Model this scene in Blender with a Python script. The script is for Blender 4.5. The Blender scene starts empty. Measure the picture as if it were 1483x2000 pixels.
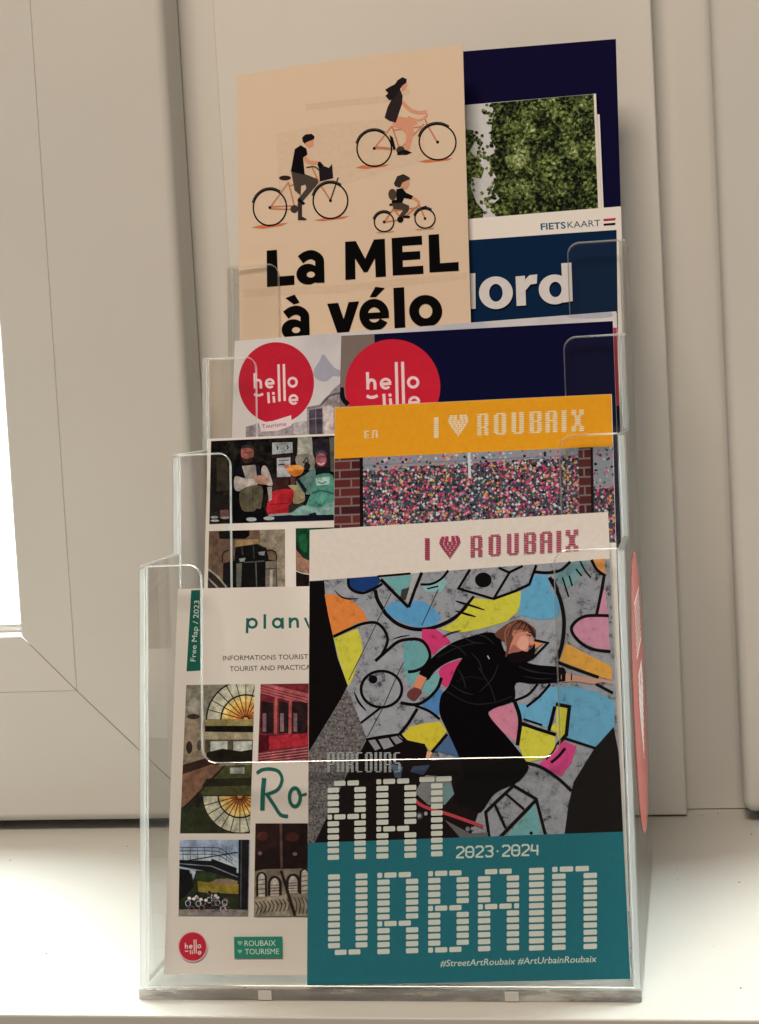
import bpy, bmesh, math, random
from mathutils import Vector, Matrix
random.seed(7)
scene = bpy.context.scene
COL = scene.collection
R = math.radians

# ------------------------------------------------------------------ camera
CAM = Vector((0.1514, -0.7841, 0.2793))
PITCH, YAW, ROLL, FPX = -0.0674, 0.1779, -0.0558, 3458.4
_f = Vector((-math.sin(YAW)*math.cos(PITCH), math.cos(YAW)*math.cos(PITCH), math.sin(PITCH)))
_r0 = Vector((math.cos(YAW), math.sin(YAW), 0)); _u0 = _r0.cross(_f)
_r = math.cos(ROLL)*_r0 + math.sin(ROLL)*_u0
_u = -math.sin(ROLL)*_r0 + math.cos(ROLL)*_u0
cd = bpy.data.cameras.new('camera'); cam = bpy.data.objects.new('camera', cd); COL.objects.link(cam)
cd.sensor_fit = 'VERTICAL'; cd.sensor_height = 24; cd.lens = FPX/2000*24
cd.clip_start = 0.01; cd.clip_end = 50
cam.matrix_world = Matrix(((_r.x, _u.x, -_f.x, CAM.x), (_r.y, _u.y, -_f.y, CAM.y), (_r.z, _u.z, -_f.z, CAM.z), (0, 0, 0, 1)))
scene.camera = cam

# ------------------------------------------------------------------ light
world = bpy.data.worlds.new('World'); scene.world = world; world.use_nodes = True
bg = world.node_tree.nodes['Background']
bg.inputs[0].default_value = (1.0, 0.85, 0.70, 1); bg.inputs[1].default_value = 0.09   # warm light of the room
SKY = 30.0                                                                              # overcast daylight outside the panes
la = bpy.data.lights.new('room_fill_light', 'AREA'); la.shape = 'RECTANGLE'; la.size = 1.2; la.size_y = .7; la.energy = 64; la.color = (1.0, .815, .645)  # added unseen soft lamp, standing in for the room's ambient light
lo_ = bpy.data.objects.new('room_fill_light', la); COL.objects.link(lo_); lo_.location = (-.2, -1.5, 2.4)
lo_.rotation_euler = (Vector((0, .1, .2))-Vector(lo_.location)).to_track_quat('-Z', 'Y').to_euler()
vs = scene.view_settings
vs.view_transform = 'Standard'; vs.look = 'None'; vs.exposure = 0; vs.gamma = 1
cy = scene.cycles
cy.max_bounces = 14; cy.diffuse_bounces = 4; cy.glossy_bounces = 6; cy.transmission_bounces = 14; cy.transparent_max_bounces = 40
cy.use_denoising = True; cy.sample_clamp_indirect = 6; cy.blur_glossy = 0.5

# ------------------------------------------------------------------ helpers
def lin(c):
    c = c/255
    return c/12.92 if c <= .04045 else ((c+.055)/1.055)**2.4
ILL = (0.88, 0.69, 0.53)             # light that falls on the sheets: print colour = seen colour / light
def ink(rgb):
    v = [lin(c) for c in rgb]; k = .5+.5*min(1, sum(v)/3/.14)
    return tuple(min(.86, max(.0025, c*k/e)) for c, e in zip(v, ILL)) + (1,)

def mat(name, base=(.8, .8, .8), rough=.5, spec=.5, fn=None):
    m = bpy.data.materials.new(name); m.use_nodes = True
    nt = m.node_tree; b = nt.nodes['Principled BSDF']
    b.inputs['Base Color'].default_value = tuple(base[:3])+(1,)
    b.inputs['Roughness'].default_value = rough
    b.inputs['Specular IOR Level'].default_value = spec
    if fn: fn(nt, b)
    return m
def N(nt, t, **kw):
    n = nt.nodes.new(t)
    for k, v in kw.items():
        if k in n.inputs: n.inputs[k].default_value = v
        else: setattr(n, k, v)
    return n
def L(nt, a, b): nt.links.new(a, b)
def ramp(nt, fac, stops, interp='LINEAR'):
    n = nt.nodes.new('ShaderNodeValToRGB'); n.color_ramp.interpolation = interp
    e = n.color_ramp.elements
    while len(e) < len(stops): e.new(.5)
    for el, (p, c) in zip(e, stops): el.position = p; el.color = c
    L(nt, fac, n.inputs[0]); return n
def coords(nt): return nt.nodes.new('ShaderNodeTexCoord').outputs['Object']

def ink_nodes(nt, b):
    a = N(nt, 'ShaderNodeAttribute', attribute_name='ink')
    no = N(nt, 'ShaderNodeTexNoise', Scale=420.0, Detail=3.0); L(nt, coords(nt), no.inputs['Vector'])
    r = ramp(nt, no.outputs[0], [(.3, (.96, .96, .96, 1)), (.7, (1.03, 1.03, 1.03, 1))])
    mx = N(nt, 'ShaderNodeMix', data_type='RGBA', blend_type='MULTIPLY'); mx.inputs[0].default_value = 1
    L(nt, a.outputs['Color'], mx.inputs[6]); L(nt, r.outputs[0], mx.inputs[7]); L(nt, mx.outputs[2], b.inputs['Base Color'])
INK = mat('printed_ink', rough=.7, spec=.03, fn=ink_nodes)

def photo_nodes(nt, b):
    a = N(nt, 'ShaderNodeAttribute', attribute_name='ink'); c = coords(nt)
    n1 = N(nt, 'ShaderNodeTexNoise', Scale=230.0, Detail=7.0, Roughness=.7); L(nt, c, n1.inputs['Vector'])
    r1 = ramp(nt, n1.outputs[0], [(.3, (.42, .42, .44, 1)), (.5, (.95, .95, .95, 1)), (.7, (1.6, 1.55, 1.5, 1))])
    mx = N(nt, 'ShaderNodeMix', data_type='RGBA', blend_type='MULTIPLY'); mx.inputs[0].default_value = 1
    L(nt, a.outputs['Color'], mx.inputs[6]); L(nt, r1.outputs[0], mx.inputs[7]); L(nt, mx.outputs[2], b.inputs['Base Color'])
PHOTO = mat('photo_print', rough=.7, spec=.03, fn=photo_nodes)
def mural_nodes(nt, b):
    a = N(nt, 'ShaderNodeAttribute', attribute_name='ink'); c = coords(nt)
    n1 = N(nt, 'ShaderNodeTexNoise', Scale=260.0, Detail=7.0, Roughness=.75); L(nt, c, n1.inputs['Vector'])
    r1 = ramp(nt, n1.outputs[0], [(.3, (.5, .5, .5, 1)), (.42, (.93, .93, .93, 1)), (.7, (1.1, 1.1, 1.1, 1))])
    mx = N(nt, 'ShaderNodeMix', data_type='RGBA', blend_type='MULTIPLY'); mx.inputs[0].default_value = 1
    L(nt, a.outputs['Color'], mx.inputs[6]); L(nt, r1.outputs[0], mx.inputs[7]); L(nt, mx.outputs[2], b.inputs['Base Color'])
MURAL = mat('mural_print', rough=.7, spec=.03, fn=mural_nodes)
def paper_nodes(nt, b):
    no = N(nt, 'ShaderNodeTexNoise', Scale=30.0, Detail=4.0); L(nt, coords(nt), no.inputs['Vector'])
    r = ramp(nt, no.outputs[0], [(.3, (.79, .79, .785, 1)), (.7, (.82, .82, .815, 1))]); L(nt, r.outputs[0], b.inputs['Base Color'])
PAPER = mat('white_paper', rough=.55, spec=.3, fn=paper_nodes)
def pages_nodes(nt, b):
    w = N(nt, 'ShaderNodeTexNoise', Scale=900.0, Detail=2.0); L(nt, coords(nt), w.inputs['Vector'])
    r = ramp(nt, w.outputs[0], [(.35, (.55, .54, .52, 1)), (.65, (.8, .79, .77, 1))]); L(nt, r.outputs[0], b.inputs['Base Color'])
PAGES = mat('page_edges', rough=.8, spec=.2, fn=pages_nodes)

def tex_print(name, build, rough=.42):
    return mat(name, rough=.7, spec=.03, fn=build)
def foliage_fn(nt, b):
    c = coords(nt)
    n0 = N(nt, 'ShaderNodeTexNoise', Scale=75.0, Detail=2.0); L(nt, c, n0.inputs['Vector'])
    n1 = N(nt, 'ShaderNodeTexNoise', Scale=420.0, Detail=3.0, Roughness=.7); L(nt, c, n1.inputs['Vector'])
    v = N(nt, 'ShaderNodeTexVoronoi', Scale=680.0); L(nt, c, v.inputs['Vector'])
    sp = nt.nodes.new('ShaderNodeSeparateColor'); L(nt, v.outputs['Color'], sp.inputs[0])
    def mad(x, k, y=None):
        m = N(nt, 'ShaderNodeMath', operation='MULTIPLY_ADD'); L(nt, x, m.inputs[0]); m.inputs[1].default_value = k
        if y is None: m.inputs[2].default_value = 0
        else: L(nt, y, m.inputs[2])
        return m.outputs[0]
    s = mad(sp.outputs[0], .22, mad(n1.outputs[0], .55, mad(n0.outputs[0], .6)))
    r = ramp(nt, s, [(.58, ink((20, 24, 18))), (.68, ink((62, 70, 34))), (.77, ink((100, 106, 50))), (.86, ink((140, 138, 78))), (.95, ink((190, 186, 152)))])
    L(nt, r.outputs[0], b.inputs['Base Color'])
FOLIAGE = tex_print('foliage_print', foliage_fn)
def confetti(dense):
    def fn(nt, b):
        c = coords(nt)
        v = N(nt, 'ShaderNodeTexVoronoi', Scale=760.0 if dense else 560.0, distance='MANHATTAN'); L(nt, c, v.inputs['Vector'])
        cols = [ink(x) for x in [(40, 36, 44), (178, 168, 160), (190, 60, 92), (92, 98, 100), (200, 96, 92), (64, 66, 72), (190, 178, 168), (196, 140, 66), (176, 48, 84), (120, 128, 122), (44, 40, 50), (204, 110, 124)]]
        sep = nt.nodes.new('ShaderNodeSeparateColor'); L(nt, v.outputs['Color'], sep.inputs[0])
        r = ramp(nt, sep.outputs[0], [(i/len(cols), k) for i, k in enumerate(cols)], 'CONSTANT')
        lt = N(nt, 'ShaderNodeMath', operation='LESS_THAN'); L(nt, v.outputs['Distance'], lt.inputs[0]); lt.inputs[1].default_value = .8 if dense else .6
        gt = N(nt, 'ShaderNodeMath', operation='GREATER_THAN'); L(nt, sep.outputs[1], gt.inputs[0]); gt.inputs[1].default_value = .02 if dense else .2
        mu = N(nt, 'ShaderNodeMath', operation='MULTIPLY'); L(nt, lt.outputs[0], mu.inputs[0]); L(nt, gt.outputs[0], mu.inputs[1])
        mx = N(nt, 'ShaderNodeMix', data_type='RGBA'); L(nt, mu.outputs[0], mx.inputs[0])
        mx.inputs[6].default_value = ink((70, 70, 74) if dense else (134, 130, 130)); L(nt, r.outputs[0], mx.inputs[7])
        L(nt, mx.outputs[2], b.inputs['Base Color'])
    return fn
CONF_D = tex_print('confetti_wall_print', confetti(True)); CONF_S = tex_print('confetti_wall_pale_print', confetti(False))
def brick_fn(nt, b):
    c = coords(nt)
    mp = N(nt, 'ShaderNodeMapping'); L(nt, c, mp.inputs[0]); mp.inputs['Rotation'].default_value = (R(-90), 0, 0)
    k = N(nt, 'ShaderNodeTexBrick', Scale=1.0); L(nt, mp.outputs[0], k.inputs['Vector'])
    k.inputs['Color1'].default_value = ink((112, 48, 42)); k.inputs['Color2'].default_value = ink((78, 36, 36)); k.inputs['Mortar'].default_value = ink((120, 98, 88))
    k.inputs['Brick Width'].default_value = .012; k.inputs['Row Height'].default_value = .0046; k.inputs['Mortar Size'].default_value = .00045
    L(nt, k.outputs[0], b.inputs['Base Color'])
BRICKP = tex_print('brick_pillar_print', brick_fn)
def speck(name, lo, mid, hi, sc):
    def fn(nt, b):
        n1 = N(nt, 'ShaderNodeTexNoise', Scale=sc, Detail=5.0, Roughness=.8); L(nt, coords(nt), n1.inputs['Vector'])
        r = ramp(nt, n1.outputs[0], [(.36, ink(lo)), (.46, ink(mid)), (.66, ink(hi))]); L(nt, r.outputs[0], b.inputs['Base Color'])
    return tex_print(name, fn)
ASPHALT = speck('asphalt_print', (46, 40, 38), (96, 86, 80), (150, 136, 126), 900.0)
CONCRETE = speck('concrete_wall_print', (70, 68, 68), (146, 140, 138), (164, 156, 154), 160.0)
NIGHT = speck('market_photo_print', (12, 9, 11), (24, 19, 19), (58, 50, 40), 160.0)
def sky_fn(nt, b):
    n1 = N(nt, 'ShaderNodeTexNoise', Scale=16.0, Detail=5.0, Roughness=.5); L(nt, coords(nt), n1.inputs['Vector'])
    r = ramp(nt, n1.outputs[0], [(.38, ink((208, 188, 172))), (.52, ink((196, 178, 166))), (.66, ink((158, 150, 152)))]); L(nt, r.outputs[0], b.inputs['Base Color'])
CLOUDS = tex_print('cloudy_sky_print', sky_fn)

def obj(name, bm, m, parent=None, loc=None):
    me = bpy.data.meshes.new(name)
    if parent is not None and loc is None: bm.transform(Matrix.Translation(-Vector(parent['_at'])))
    bmesh.ops.recalc_face_normals(bm, faces=bm.faces) if m is not None and not getattr(bm, 'keep', False) else None
    bm.to_mesh(me); bm.free()
    for x in (m if isinstance(m, (list, tuple)) else [m]): me.materials.append(x)
    o = bpy.data.objects.new(name, me); COL.objects.link(o)
    if parent is not None: o.parent = parent
    return o
def thing(name, label, cat, at, group=None):
    o = bpy.data.objects.new(name, None); COL.objects.link(o); o.location = at; o.empty_display_size = .02
    o['label'] = label; o['category'] = cat
    if group: o['group'] = group
    o['_at'] = tuple(at); return o

def px_ray(px, py):
    return (_f + _r*((px-741.5)/FPX) + _u*((1000-py)/FPX)).normalized()

LEAN = 0.2039                          # pockets lean back
def smooth(pts, n=6, closed=False):
    out = []; m = len(pts)
    rng = m if closed else m-1
    for i in range(rng):
        g = lambda k: Vector(pts[k % m]) if closed else Vector(pts[max(0, min(m-1, k))])
        p0, p1, p2, p3 = g(i-1), g(i), g(i+1), g(i+2)
        for j in range(n):
            t = j/n
            out.append(.5*((2*p1)+(-p0+p2)*t+(2*p0-5*p1+4*p2-p3)*t*t+(-p0+3*p1-3*p2+p3)*t**3))
    if not closed: out.append(Vector(pts[-1]))
    return [(p.x, p.y) for p in out]

class Sheet:
    """A leaning sheet of paper; prints are measured off the photograph and laid flat on it."""
    def __init__(s, root, y0, quad, z0=.0055, lean=LEAN, bow=0.0, thick=.0006):
        s.root, s.y0, s.z0, s.lean, s.bow, s.thick = root, y0, z0, lean, bow, thick
        k = math.hypot(1, lean); s.up = Vector((0, lean/k, 1/k)); s.n = Vector((0, -1/k, lean/k))
        s.P = Vector((0, y0, z0)); s.layer = 0; s.tr = (0, 0, 1); s.soft = False; s.bm = None; s.clipq = None
        s.quad = [s.uv(*p) for p in quad]
        xs = [q[0] for q in s.quad]; ws = [q[1] for q in s.quad]
        s.x0, s.x1, s.w0, s.w1 = min(xs), max(xs), min(ws), max(ws)
    def uv(s, px, py):
        d = px_ray(px, py); t = (s.P-CAM).dot(s.n)/d.dot(s.n); h = CAM+d*t-s.P
        return (h.x, h.dot(s.up))
    def crop(s, ox, oy, sc): s.tr = (ox, oy, sc); return s
    def c(s, p): return s.uv(s.tr[0]+p[0]/s.tr[2], s.tr[1]+p[1]/s.tr[2])
    def to3(s, x, w, l):
        t = (x-s.x0)/(s.x1-s.x0); b = s.bow*math.sin(math.pi*max(0, min(1, t)))
        return s.P + Vector((x, 0, 0)) + s.up*w + s.n*(l+b)
    def body(s, name='cover', m=None, thick=None, back=0.0):
        """the sheet itself, as a thin slab behind its printed face"""
        th = thick or s.thick; bm = bmesh.new(); n = 12
        a, b_, c_, d_ = [Vector(q) for q in s.quad]           # TL TR BR BL
        F, B = [], []
        for i in range(n+1):
            t = i/n
            for (p, q, lst) in ((a, b_, 0), (d_, c_, 1)):
                v = p.lerp(q, t)
                F.append(bm.verts.new(s.to3(v.x, v.y, -back))); B.append(bm.verts.new(s.to3(v.x, v.y, -back-th)))
        for i in range(n):
            k = 2*i
            bm.faces.new((F[k], F[k+1], F[k+3], F[k+2])); bm.faces.new((B[k], B[k+2], B[k+3], B[k+1]))
            bm.faces.new((F[k], F[k+2], B[k+2], B[k])); bm.faces.new((F[k+1], B[k+1], B[k+3], F[k+3]))
        bm.faces.new((F[0], B[0], B[1], F[1])); bm.faces.new((F[-2], F[-1], B[-1], B[-2]))
        return obj(name, bm, m or PAPER, s.root)
    # ---- drawing
    def begin(s): s.bm = bmesh.new(); s.cl = s.bm.loops.layers.float_color.new('ink'); s.clipq = None; return s
    def clip(s, pts): s.clipq = [s.c(p) for p in pts]
    def _face(s, pts, col):
        vs_ = [s.bm.verts.new((p[0], p[1], s.layer)) for p in pts]
        f = s.bm.faces.new(vs_)
        for l in f.loops: l[s.cl] = col
        return f
    def _commit(s, faces):
        bm = s.bm
        if any(len(f.verts) > 4 for f in faces) or True:
            r = bmesh.ops.triangulate(bm, faces=faces, ngon_method='EAR_CLIP'); faces = r['faces']
        if s.clipq:
            c = sum((Vector(q) for q in s.clipq), Vector((0, 0)))/len(s.clipq)
            for i in range(len(s.clipq)):
                a, b = Vector(s.clipq[i]), Vector(s.clipq[(i+1) % len(s.clipq)])
                s._cut(faces, a, b, c); faces = [f for f in faces if f.is_valid]
                faces = s._live
        s.layer += 1
    def _cut(s, faces, a, b, c):
        d = b-a; n = Vector((d.y, -d.x)).normalized()
        if (c-a).dot(n) > 0: n = -n
        lay = s.layer
        fs = [f for f in s.bm.faces if abs(f.verts[0].co.z-lay) < .25]
        geom = fs + list({e for f in fs for e in f.edges}) + list({v for f in fs for v in f.verts})
        if geom: bmesh.ops.bisect_plane(s.bm, geom=geom, dist=1e-7, plane_co=(a.x, a.y, 0), plane_no=(n.x, n.y, 0), clear_outer=True)
        s._live = [f for f in s.bm.faces if abs(f.verts[0].co.z-lay) < .25]
    def poly(s, pts, rgb, sm=False):
        if sm or (s.soft and len(pts) > 4): pts = smooth(pts, 4, True)
        s._commit([s._face([s.c(p) for p in pts], ink(rgb) if rgb else (1, 1, 1, 1))]); return s
    def disk(s, cx, cy, rx, ry, rgb, n=40):
        return s.poly([(cx+rx*math.cos(2*math.pi*i/n), cy+ry*math.sin(2*math.pi*i/n)) for i in range(n)], rgb)
    def ring(s, cx, cy, rx, ry, ix, iy, rgb, n=48, a0=0, a1=360, icx=None, icy=None):
        icx = cx if icx is None else icx; icy = cy if icy is None else icy
        col = ink(rgb); fs = []
        for i in range(n):
            t0, t1 = R(a0+(a1-a0)*i/n), R(a0+(a1-a0)*(i+1)/n)
            q = [(cx+rx*math.cos(t0), cy+ry*math.sin(t0)), (cx+rx*math.cos(t1), cy+ry*math.sin(t1)), (icx+ix*math.cos(t1), icy+iy*math.sin(t1)), (icx+ix*math.cos(t0), icy+iy*math.sin(t0))]
            fs.append(s._face([s.c(p) for p in q], col))
        s._commit(fs); return s
    def stroke(s, pts, w, rgb, sm=True, closed=False, taper=False):
        if sm and len(pts) > 2: pts = smooth(pts, 5, closed)
        P = [Vector(p) for p in pts]; n = len(P); Lf, Rt = [], []
        for i in range(n):
            if closed: d0, d1 = P[i]-P[i-1], P[(i+1) % n]-P[i]
            else: d0 = P[i]-P[i-1] if i else P[1]-P[0]; d1 = P[i+1]-P[i] if i < n-1 else P[-1]-P[-2]
            if d0.length < 1e-9: d0 = d1
            if d1.length < 1e-9: d1 = d0
            d0, d1 = d0.normalized(), d1.normalized(); t = d0+d1
            t = t.normalized() if t.length > 1e-6 else d0
            nn = Vector((-t.y, t.x)); k = 1/max(.5, nn.dot(Vector((-d0.y, d0.x))))
            ww = w*(.35+.65*math.sin(math.pi*i/(n-1))) if taper else w
            Lf.append(P[i]+nn*ww*k/2); Rt.append(P[i]-nn*ww*k/2)
        col = ink(rgb); fs = []
        for i in range(n if closed else n-1):
            j = (i+1) % n
            fs.append(s._face([s.c(p) for p in (Lf[i], Lf[j], Rt[j], Rt[i])], col))
        s._commit(fs); return s
    def text(s, body, A, B, cap, rgb, bold=0.0, shear=0.0, up=None):
        cu = bpy.data.curves.new('t', 'FONT'); cu.body = body; cu.offset = bold; cu.shear = shear; cu.resolution_u = 3
        o = bpy.data.objects.new('t', cu); COL.objects.link(o)
        dg = bpy.context.evaluated_depsgraph_get(); me = bpy.data.meshes.new_from_object(o.evaluated_get(dg))
        a, b = Vector(s.c(A)), Vector(s.c(B)); U = up or (A[0]+(B[1]-A[1])/math.dist(A, B)*cap, A[1]-(B[0]-A[0])/math.dist(A, B)*cap)
        h = Vector(s.c(U))-a
        xs = [v.co.x for v in me.vertices]; x0, x1 = min(xs), max(xs); col = ink(rgb); fs = []
        for p in me.polygons:
            q = [me.vertices[i].co for i in p.vertices]
            fs.append(s._face([a+(b-a)*((v.x-x0)/(x1-x0))+h*(v.y/.70) for v in q], col))
        bpy.data.objects.remove(o); bpy.data.meshes.remove(me); bpy.data.curves.remove(cu)
        s._commit(fs); return s
    def bricks(s, letter, box, rgb, rows=12, bw=.30, gap=.26, slant=0.0):
        """a letter laid out of little bricks: box = x0, x1, top y at x0, bottom y, in the current crop"""
        x0, x1, t, b = box; W = x1-x0; rh = (b-t)/rows; col = ink(rgb); fs = []
        LR = lambda: [(0, bw), (1-bw, 1)]
        mid = [(.17, .17+bw), (.52, .52+bw)]; sm = [(0, .12)]
        pat = {}
        for r in range(rows): pat[r] = LR()
        last = rows-1; m5 = round(rows*.42); m7 = round(rows*.58)
        if letter in 'OA': pat[0] = mid
        if letter in 'OU': pat[last] = mid
        if letter == 'A': pat[m5] = sm+mid+[(.88, 1)]
        if letter in 'RNBP': pat[0] = sm+mid
        if letter in 'RP': pat[m7] = sm+mid
        if letter == 'P':
            for r in range(m7+1, rows): pat[r] = [(0, bw)]
        if letter == 'B': pat[m5] = sm+mid; pat[last] = sm+mid
        if letter == 'I': pat = {r: [(0, 1)] for r in range(rows)}
        if letter == 'T':
            pat = {r: [(.36, .72)] for r in range(rows)}; pat[0] = [(0, .47), (.52, 1)]
        if letter == 'C':
            pat = {r: [(0, bw)] for r in range(rows)}; pat[0] = mid; pat[last] = mid
        if letter == 'E':
            pat = {r: [(0, bw)] for r in range(rows)}; pat[0] = pat[last] = pat[rows//2] = sm+mid
        if letter == 'S':
            pat = {r: [(0, bw)] if r < rows//2 else [(1-bw, 1)] for r in range(rows)}; pat[0] = pat[last] = pat[rows//2] = mid
        if letter == 'X':
            for r in range(rows):
                d = abs(r-(rows-1)/2)/((rows-1)/2); o = (1-d)*.36 if d < .62 else 0
                pat[r] = [(o, o+bw), (1-o-bw, 1-o)] if d > .3 else [(.5-bw*.6, .5+bw*.6)]
        for r in range(rows):
            for (u0, u1) in pat[r]:
                a0, a1 = x0+W*u0, x0+W*u1; y0 = t+rh*(r+gap/2); y1 = t+rh*(r+1-gap/2)
                k0, k1 = slant*(a0-x0), slant*(a1-x0); e = min((a1-a0), (y1-y0))*.16
                q = [(a0+e, y0+k0), (a1-e, y0+k1), (a1, y0+e+k1), (a1, y1-e+k1), (a1-e, y1+k1), (a0+e, y1+k0), (a0, y1-e+k0), (a0, y0+e+k0)]
                fs.append(s._face([s.c(p) for p in q], col))
        s._commit(fs); return s
    def heart(s, box, rgb, rows=11, slant=0.0):
        x0, x1, t, b = box; rh = (b-t)/rows; col = ink(rgb); fs = []; cx = (x0+x1)/2; hw = (x1-x0)/2
        for r in range(rows):
            v = (r+.5)/rows; segs = []
            if v < .22: k = .5+.42*math.sqrt(max(0, 1-((.22-v)/.24)**2)); segs = [(-k, -.08), (.08, k)]
            else: k = max(.06, 1-((v-.22)/.78)**1.25); segs = [(-k, k)]
            for (a, b2) in segs:
                n = max(1, round((b2-a)*hw/(hw*.36))); st = (b2-a)/n
                for i in range(n):
                    p0, p1 = cx+hw*(a+st*(i+.08)), cx+hw*(a+st*(i+.92))
                    y0, y1 = t+rh*(r+.16), t+rh*(r+.86); k0, k1 = slant*(p0-x0), slant*(p1-x0)
                    fs.append(s._face([s.c(p) for p in ((p0, y0+k0), (p1, y0+k1), (p1, y1+k1), (p0, y1+k0))], col))
        s._commit(fs); return s
    def end(s, name, m=None, label=None, under=None):
        bm = s.bm
        # trim to the sheet
        q = [Vector(p) for p in s.quad]; c = sum(q, Vector((0, 0)))/4
        if s.bow:
            for i in range(1, 12):
                x = s.x0+(s.x1-s.x0)*i/12
                bmesh.ops.bisect_plane(bm, geom=bm.verts[:]+bm.edges[:]+bm.faces[:], dist=1e-8, plane_co=(x, 0, 0), plane_no=(1, 0, 0))
        for i in range(4):
            a, b = q[i], q[(i+1) % 4]; d = b-a; n = Vector((d.y, -d.x)).normalized()
            if (c-a).dot(n) > 0: n = -n
            a = a-n*.0001
            bmesh.ops.bisect_plane(bm, geom=bm.verts[:]+bm.edges[:]+bm.faces[:], dist=1e-8, plane_co=(a.x, a.y, 0), plane_no=(n.x, n.y, 0), clear_outer=True)
        bmesh.ops.triangulate(bm, faces=[f for f in bm.faces if len(f.verts) > 4])
        at = Vector(s.root['_at'])
        for v in bm.verts: v.co = s.to3(v.co.x, v.co.y, 2e-5+v.co.z*3e-6)-at
        for f in bm.faces:
            f.normal_update()
            if f.normal.dot(s.n) < 0: f.normal_flip()
        me = bpy.data.meshes.new(name); bm.to_mesh(me); bm.free(); s.bm = None
        me.materials.append(m or INK); o = bpy.data.objects.new(name, me); COL.objects.link(o); o.parent = under or s.root; s.last = o
        if label: o['label'] = label
        return o

def hello_lille(s, pts, m, rgb):
    """round badge lettering: m maps design units to the crop"""
    T = lambda x, y: (m[0]+x*m[2], m[1]+y*m[3])
    w = 19*m[2]
    st = lambda p, **k: s.stroke([T(*a) for a in p], w, rgb, **k)
    rg = lambda x, y, o, i, a0=0, a1=360: s.ring(*T(x, y), o*m[2], o*m[3], i*m[2], i*m[3], rgb, a0=a0, a1=a1, n=32)
    st([(0, -65), (3, 45)], sm=False); st([(3, 10), (14, -12), (34, -14), (46, 2), (48, 45)])
    rg(115, 8, 37, 20, 40, 352); st([(88, 12), (150, 6)], sm=False)
    st([(181, -128), (188, 138)], sm=False); st([(221, -130), (228, 134)], sm=False)
    rg(288, 0, 39, 21)
    st([(-4, 84), (16, 94), (44, 92), (64, 82)])
    st([(103, 72), (108, 150)], sm=False); st([(144, 100), (148, 146)], sm=False); s.disk(*T(142, 80), 11*m[2], 11*m[3], rgb, 16)
    rg(295, 124, 38, 21, 40, 352); st([(268, 130), (330, 124)], sm=False)

# ------------------------------------------------------------------ setting: sill, window, sky
def box_bm(x0, x1, y0, y1, z0, z1, bev=0.0, seg=2):
    bm = bmesh.new(); bmesh.ops.create_cube(bm, size=1)
    for v in bm.verts: v.co = Vector((x0+(v.co.x+.5)*(x1-x0), y0+(v.co.y+.5)*(y1-y0), z0+(v.co.z+.5)*(z1-z0)))
    if bev: bmesh.ops.bevel(bm, geom=bm.edges[:], offset=bev, segments=seg, profile=.5, affect='EDGES')
    return bm
def struct(name, bm, m):
    o = obj(name, bm, m); o['kind'] = 'structure'; return o
def shade(o, ang=35):
    for p in o.data.polygons: p.use_smooth = True
    o.data.set_sharp_from_angle(angle=R(ang)); return o

def plastic_nodes(base, sc=18.0, amt=.03, rough=.38):
    def fn(nt, b):
        c = coords(nt)
        n1 = N(nt, 'ShaderNodeTexNoise', Scale=sc, Detail=5.0); L(nt, c, n1.inputs['Vector'])
        lo = tuple(v*(1-amt) for v in base)+(1,); hi = tuple(min(1, v*(1+amt)) for v in base)+(1,)
        r = ramp(nt, n1.outputs[0], [(.35, lo), (.65, hi)]); L(nt, r.outputs[0], b.inputs['Base Color'])
        n2 = N(nt, 'ShaderNodeTexNoise', Scale=900.0, Detail=2.0); L(nt, c, n2.inputs['Vector'])
        bp = N(nt, 'ShaderNodeBump', Strength=.06, Distance=.0004); L(nt, n2.outputs[0], bp.inputs['Height']); L(nt, bp.outputs[0], b.inputs['Normal'])
        n3 = N(nt, 'ShaderNodeTexNoise', Scale=60.0, Detail=6.0); L(nt, c, n3.inputs['Vector'])
        mr = N(nt, 'ShaderNodeMapRange'); L(nt, n3.outputs[0], mr.inputs[0]); mr.inputs[3].default_value = rough-.02; mr.inputs[4].default_value = rough+.03
        L(nt, mr.outputs[0], b.inputs['Roughness'])
    return fn
PVC = mat('white_window_plastic', fn=plastic_nodes((.66, .665, .645), 9.0, .012), spec=.4)
PVC_LIT = mat('lit_mullion_plastic', fn=plastic_nodes((.76, .76, .735), 9.0, .012), spec=.4)  # lighter copy of the frame plastic; the strip's brighter lighting put into its colour
SILL = mat('white_sill_laminate', fn=plastic_nodes((.55, .56, .535), 14.0, .012, .36), spec=.45)
RUBBER = mat('grey_gasket_rubber', (.12, .12, .12), .7)
WHITE = mat('white_spacer', (.85, .85, .83), .4)
SPACER = mat('aluminium_spacer', (.6, .6, .62), .35)

YS, YJ, YR = .3186, .3386, .3576           # sash face, mullion face, frame recess
sill = box_bm(-1.15, 1.15, -.0216, .46, -.03, 0)
es = [e for e in sill.edges if all(v.co.y < 0 for v in e.verts) and all(v.co.z > -.01 for v in e.verts)]
bmesh.ops.bevel(sill, geom=es, offset=.0012, segments=3, profile=.5, affect='EDGES')
shade(struct('window_sill', sill, SILL))
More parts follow.
